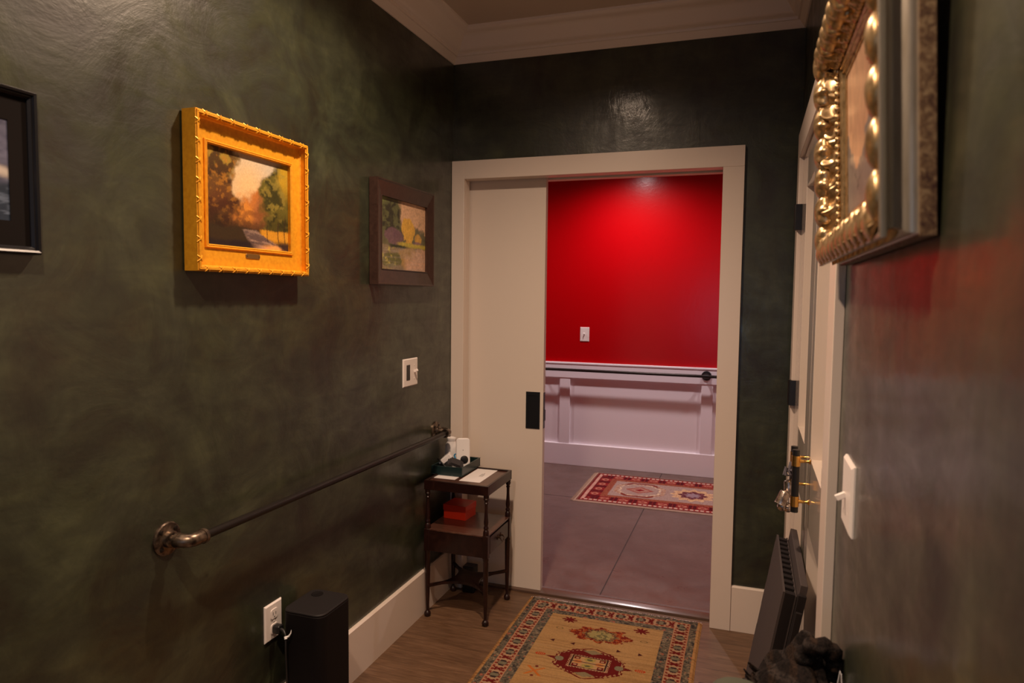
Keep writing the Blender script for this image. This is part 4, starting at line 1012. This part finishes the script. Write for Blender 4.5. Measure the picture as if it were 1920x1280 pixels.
# front skin with small steps on its far edge
zz = 0; k = 0
while zz < hf:
    z2 = min(zz+.075, hf); w_ = yB - (.006 if k % 2 else 0); box(bm, (0, yA, zz), (.006, w_, z2)); zz = z2; k += 1
obj('front_skin', bm, M_pan, t)
bm = bmesh.new()
n = 12
for k in range(n):
    y0_ = yA + (yB-yA)*k/n; box(bm, (.006, y0_, 0.0), (.032, y0_+(yB-yA)/n*.52, hf-.002))
box(bm, (.006, yA+.004, 0), (.032, yB-.004, hf-.020))
obj('notched_core', bm, M_pand, t)
obj('back_skin', B(((.032, yA, 0), (.036, yB, hf-.004))), M_pan, t)
t = lean('folded_mat', 'plain dark grey folded mat standing a little higher behind the notched one', 1.442)
bm = B(((0, yA, 0), (.020, yB, .725))); obj('mat_slab', bm, M_pan, t, bevel=.002)
bm = B(((-.0015, yA-.012, .0), (.0205, yA-.001, .700)), ((.001, yA-.022, .0), (.018, yA-.012, .655))); obj('edge_flap', bm, M_pand, t, bevel=.002)

# ================================================================== BENCH, SCARF, POUCH
M_bw = mat('dark_bench_wood', (.03,.014,.01), .4)
org = (1.455, -2.05, 0)
t = thing('bench', 'narrow dark wooden bench against the right wall under the scarf', 'bench', org)
obj('seat', B(((1.33, -2.55, .63), (1.575, -1.69, .66))), M_bw, t, bevel=.004, rel=org)
for x in (1.35, 1.545):
    for y in (-2.52, -1.725): obj('leg', B(((x-.018, y-.018, 0), (x+.018, y+.018, .63))), M_bw, t, bevel=.002, rel=org)
M_sc = mat('plaid_wool', (.02,.014,.012), .95, spec=.15)
v = coords(M_sc)
wx = N(M_sc, 'ShaderNodeTexWave', wave_type='BANDS', bands_direction='X', _Scale=9.0, _Distortion=1.5); L(M_sc, v, wx.inputs['Vector'])
wz = N(M_sc, 'ShaderNodeTexWave', wave_type='BANDS', bands_direction='Z', _Scale=9.0, _Distortion=1.5); L(M_sc, v, wz.inputs['Vector'])
c = mix(M_sc, ramp(M_sc, wx.outputs['Fac'], [(.6, (0,0,0)), (.9, (.8,.8,.8))]), (.007,.0055,.0055), (.017,.011,.008))
c = mix(M_sc, ramp(M_sc, wz.outputs['Fac'], [(.75, (0,0,0)), (.95, (.7,.7,.7))]), c, (.022,.019,.019))
L(M_sc, mix(M_sc, .8, c, ramp(M_sc, noise(M_sc, v, 160, 3, .7), [(.35, (.35,.35,.35)), (.62, (2.3,2.0,1.7))]), 'MULTIPLY'), bsdf(M_sc).inputs['Base Color'])
nb = bump(M_sc, noise(M_sc, v, 260, 3), .6, .003); L(M_sc, nb, bsdf(M_sc).inputs['Normal'])
org = (1.522, -1.80, .66)
t = thing('scarf', 'dark brown plaid wool scarf heaped on the bench by the right wall', 'scarf', org)
def heap(u, v):
    th = u*2*PI; ph = v
    r = np.sin(np.clip(ph, 0, 1)*PI/2*1.0)
    return None
nx, ny = 160, 90
def scarf_pos(u, v):
    th = u*2*PI; rad = v
    # irregular folded mound
    ct, s_t = np.cos(th), np.sin(th)
    ax_ = np.where(ct > 0, .066, .124); ay_ = np.where(s_t > 0, .13, .13)
    fx = 1+.10*np.sin(th*3+1.0)+.06*np.sin(th*7+rad*5)
    X = ct*ax_*np.where(ct > 0, 1, fx)*rad**.85; Y = s_t*ay_*fx*rad**.85
    H = (.148+.85*np.clip(X, -.1, .030))*(1-rad**2.4)**.6
    tw = .014*np.sin(X*60+Y*26+2*np.sin(Y*20)) + .014*np.sin(Y*48-X*36+1.2) + .008*np.sin(X*130+Y*90)
    Z = np.maximum(0.002, H + tw*(1-rad**6)*np.minimum(1, (1-rad)*6+.15)) + .008*fbm(X*60+9, Y*60+9, 3, 7)*(1-rad)
    return X, Y, Z
o = grid_obj('scarf_heap', nx, ny, scarf_pos, None, M_sc, t)
# rolled upper fold with a dark hollow
bm = bmesh.new(); pts, rs = [], []
for k in range(24):
    a = -2.2 + k/23*4.4; pts.append((.030+.026*math.sin(a), -.020-.02*math.cos(a), .148+.042*math.cos(a))); rs.append(.0165+.003*math.sin(k*1.7))
tube(bm, pts, rs, 12)
pts = [(-.088,.06,.020), (-.075,.03,.060), (-.045,.0,.095), (-.018,-.02,.122), (.005,-.04,.130), (.02,-.09,.10)]
tube(bm, pts, [.012,.018,.022,.022,.018,.018], 12)
pts = [(-.085,-.02,.03), (-.04,-.06,.075), (.02,-.10,.090), (.055,-.12,.06)]
tube(bm, pts, [.014,.020,.020,.014], 12)
for v_ in bm.verts:
    v_.co += Vector((math.sin(v_.co.y*140), math.sin(v_.co.z*120), math.sin(v_.co.x*150))) * .0018
obj('scarf_fold', bm, M_sc, t, smooth=3.2)
bm = bmesh.new()
for k in range(34):
    f = k/33; bx = -.112+.050*f; by = -.03+.10*random.random()*f; bz = .020+.062*f+.006*math.sin(k*2.1)
    d_ = Vector((-.016-.010*random.random(), .012*(random.random()-.5), .020+.012*random.random()-.014*f))
    p0 = Vector((bx, by, bz)); tube(bm, [p0, p0+d_*.55+Vector((-.003,0,0)), p0+d_*1.1], [.0026,.0028,.0016], 6)
o = obj('fringe', bm, M_sc, t, smooth=.9)
bm = bmesh.new(); tube(bm, [(.058,-.060,.135),(.061,-.062,.160),(.063,-.065,.156),(.065,-.07,.120)], .0009, 6)
obj('care_label', bm, M_paper, t)['label'] = 'thin white label loop'
M_ol = mat('olive_felt', (.055,.058,.038), .9)
t = thing('felt_pouch', 'soft olive green felt pouch on the bench in front of the scarf', 'pouch', (1.412, -2.035, .661))
bm = bmesh.new(); bmesh.ops.create_uvsphere(bm, u_segments=32, v_segments=18, radius=1)
for v_ in bm.verts:
    x, y, z = v_.co; s_ = lambda q: math.copysign(abs(q)**.75, q)
    v_.co = Vector((s_(x)*.062, s_(y)*.085, (s_(z)*.5+.5)*.188))
obj('pouch_body', bm, M_ol, t, smooth=3.2)

# ================================================================== LIGHTS
def spot(name, loc, power, col, size=1.6, blend=.6, r=.04, rot=(0,0,0)):
    l = bpy.data.lights.new(name, 'SPOT'); l.energy = power; l.color = col; l.spot_size = size; l.spot_blend = blend; l.shadow_soft_size = r
    o = bpy.data.objects.new(name, l); C.objects.link(o); o.location = loc; o.rotation_euler = rot; return o
def area(name, loc, power, col, sx, sy=None, rot=(0,0,0), spread=PI):
    l = bpy.data.lights.new(name, 'AREA'); l.energy = power; l.color = col; l.size = sx; l.spread = spread
    if sy: l.shape = 'RECTANGLE'; l.size_y = sy
    else: l.shape = 'DISK'
    o = bpy.data.objects.new(name, l); C.objects.link(o); o.location = loc; o.rotation_euler = rot; return o
WARM = (1, .71, .505); WARM2 = (1, .78, .60); NEUT = (1, .82, .80)
Kh = 1.0
spot('hall_downlight_far', (.66, -1.32, CZ-.02), 150*Kh, WARM, 2.75, 1)
spot('hall_downlight_near', (.76, -2.80, CZ-.02), 150*Kh, WARM, 2.6, 1)
spot('hall_downlight_rear', (.80, -4.40, CZ-.02), 60*Kh, WARM2, 2.4, 1)
spot('red_room_downlight', (.46, 2.12, 2.62), 105, NEUT, 2.8, 1)
spot('red_room_downlight', (2.1, 2.05, CZ-.02), 80, NEUT, 2.8, 1)
spot('red_room_downlight', (-1.3, 2.05, CZ-.02), 80, NEUT, 2.8, 1)
area('rear_daylight', (.8, YB+.02, 1.2), 4, (.50,.68,1), .45, 1.2, rot=(math.radians(90), 0, 0))
w = bpy.data.worlds.new('World'); bpy.context.scene.world = w; w.use_nodes = True
w.node_tree.nodes['Background'].inputs[0].default_value = (.5,.5,.6,1); w.node_tree.nodes['Background'].inputs[1].default_value = .004

# ================================================================== CAMERA
cam = bpy.data.cameras.new('Camera'); co = bpy.data.objects.new('Camera', cam); C.objects.link(co)
r_ = Vector((.94544615,.32558215,.01130663)); u_ = Vector((-.03174711,.05753692,.99783848)); f_ = Vector((-.32422785,.9437615,-.06473435))
co.matrix_world = Matrix(((r_.x,u_.x,-f_.x,1.4119),(r_.y,u_.y,-f_.y,-3.1875),(r_.z,u_.z,-f_.z,1.4807),(0,0,0,1)))
cam.sensor_width = 36; cam.lens = 36*1299.82/1920; cam.clip_start = .02
cam.dof.use_dof = True; cam.dof.focus_distance = 2.7; cam.dof.aperture_fstop = 4.5
sc = bpy.context.scene; sc.camera = co
sc.view_settings.view_transform = 'Standard'; sc.view_settings.look = 'None'; sc.view_settings.exposure = 0; sc.view_settings.gamma = 1
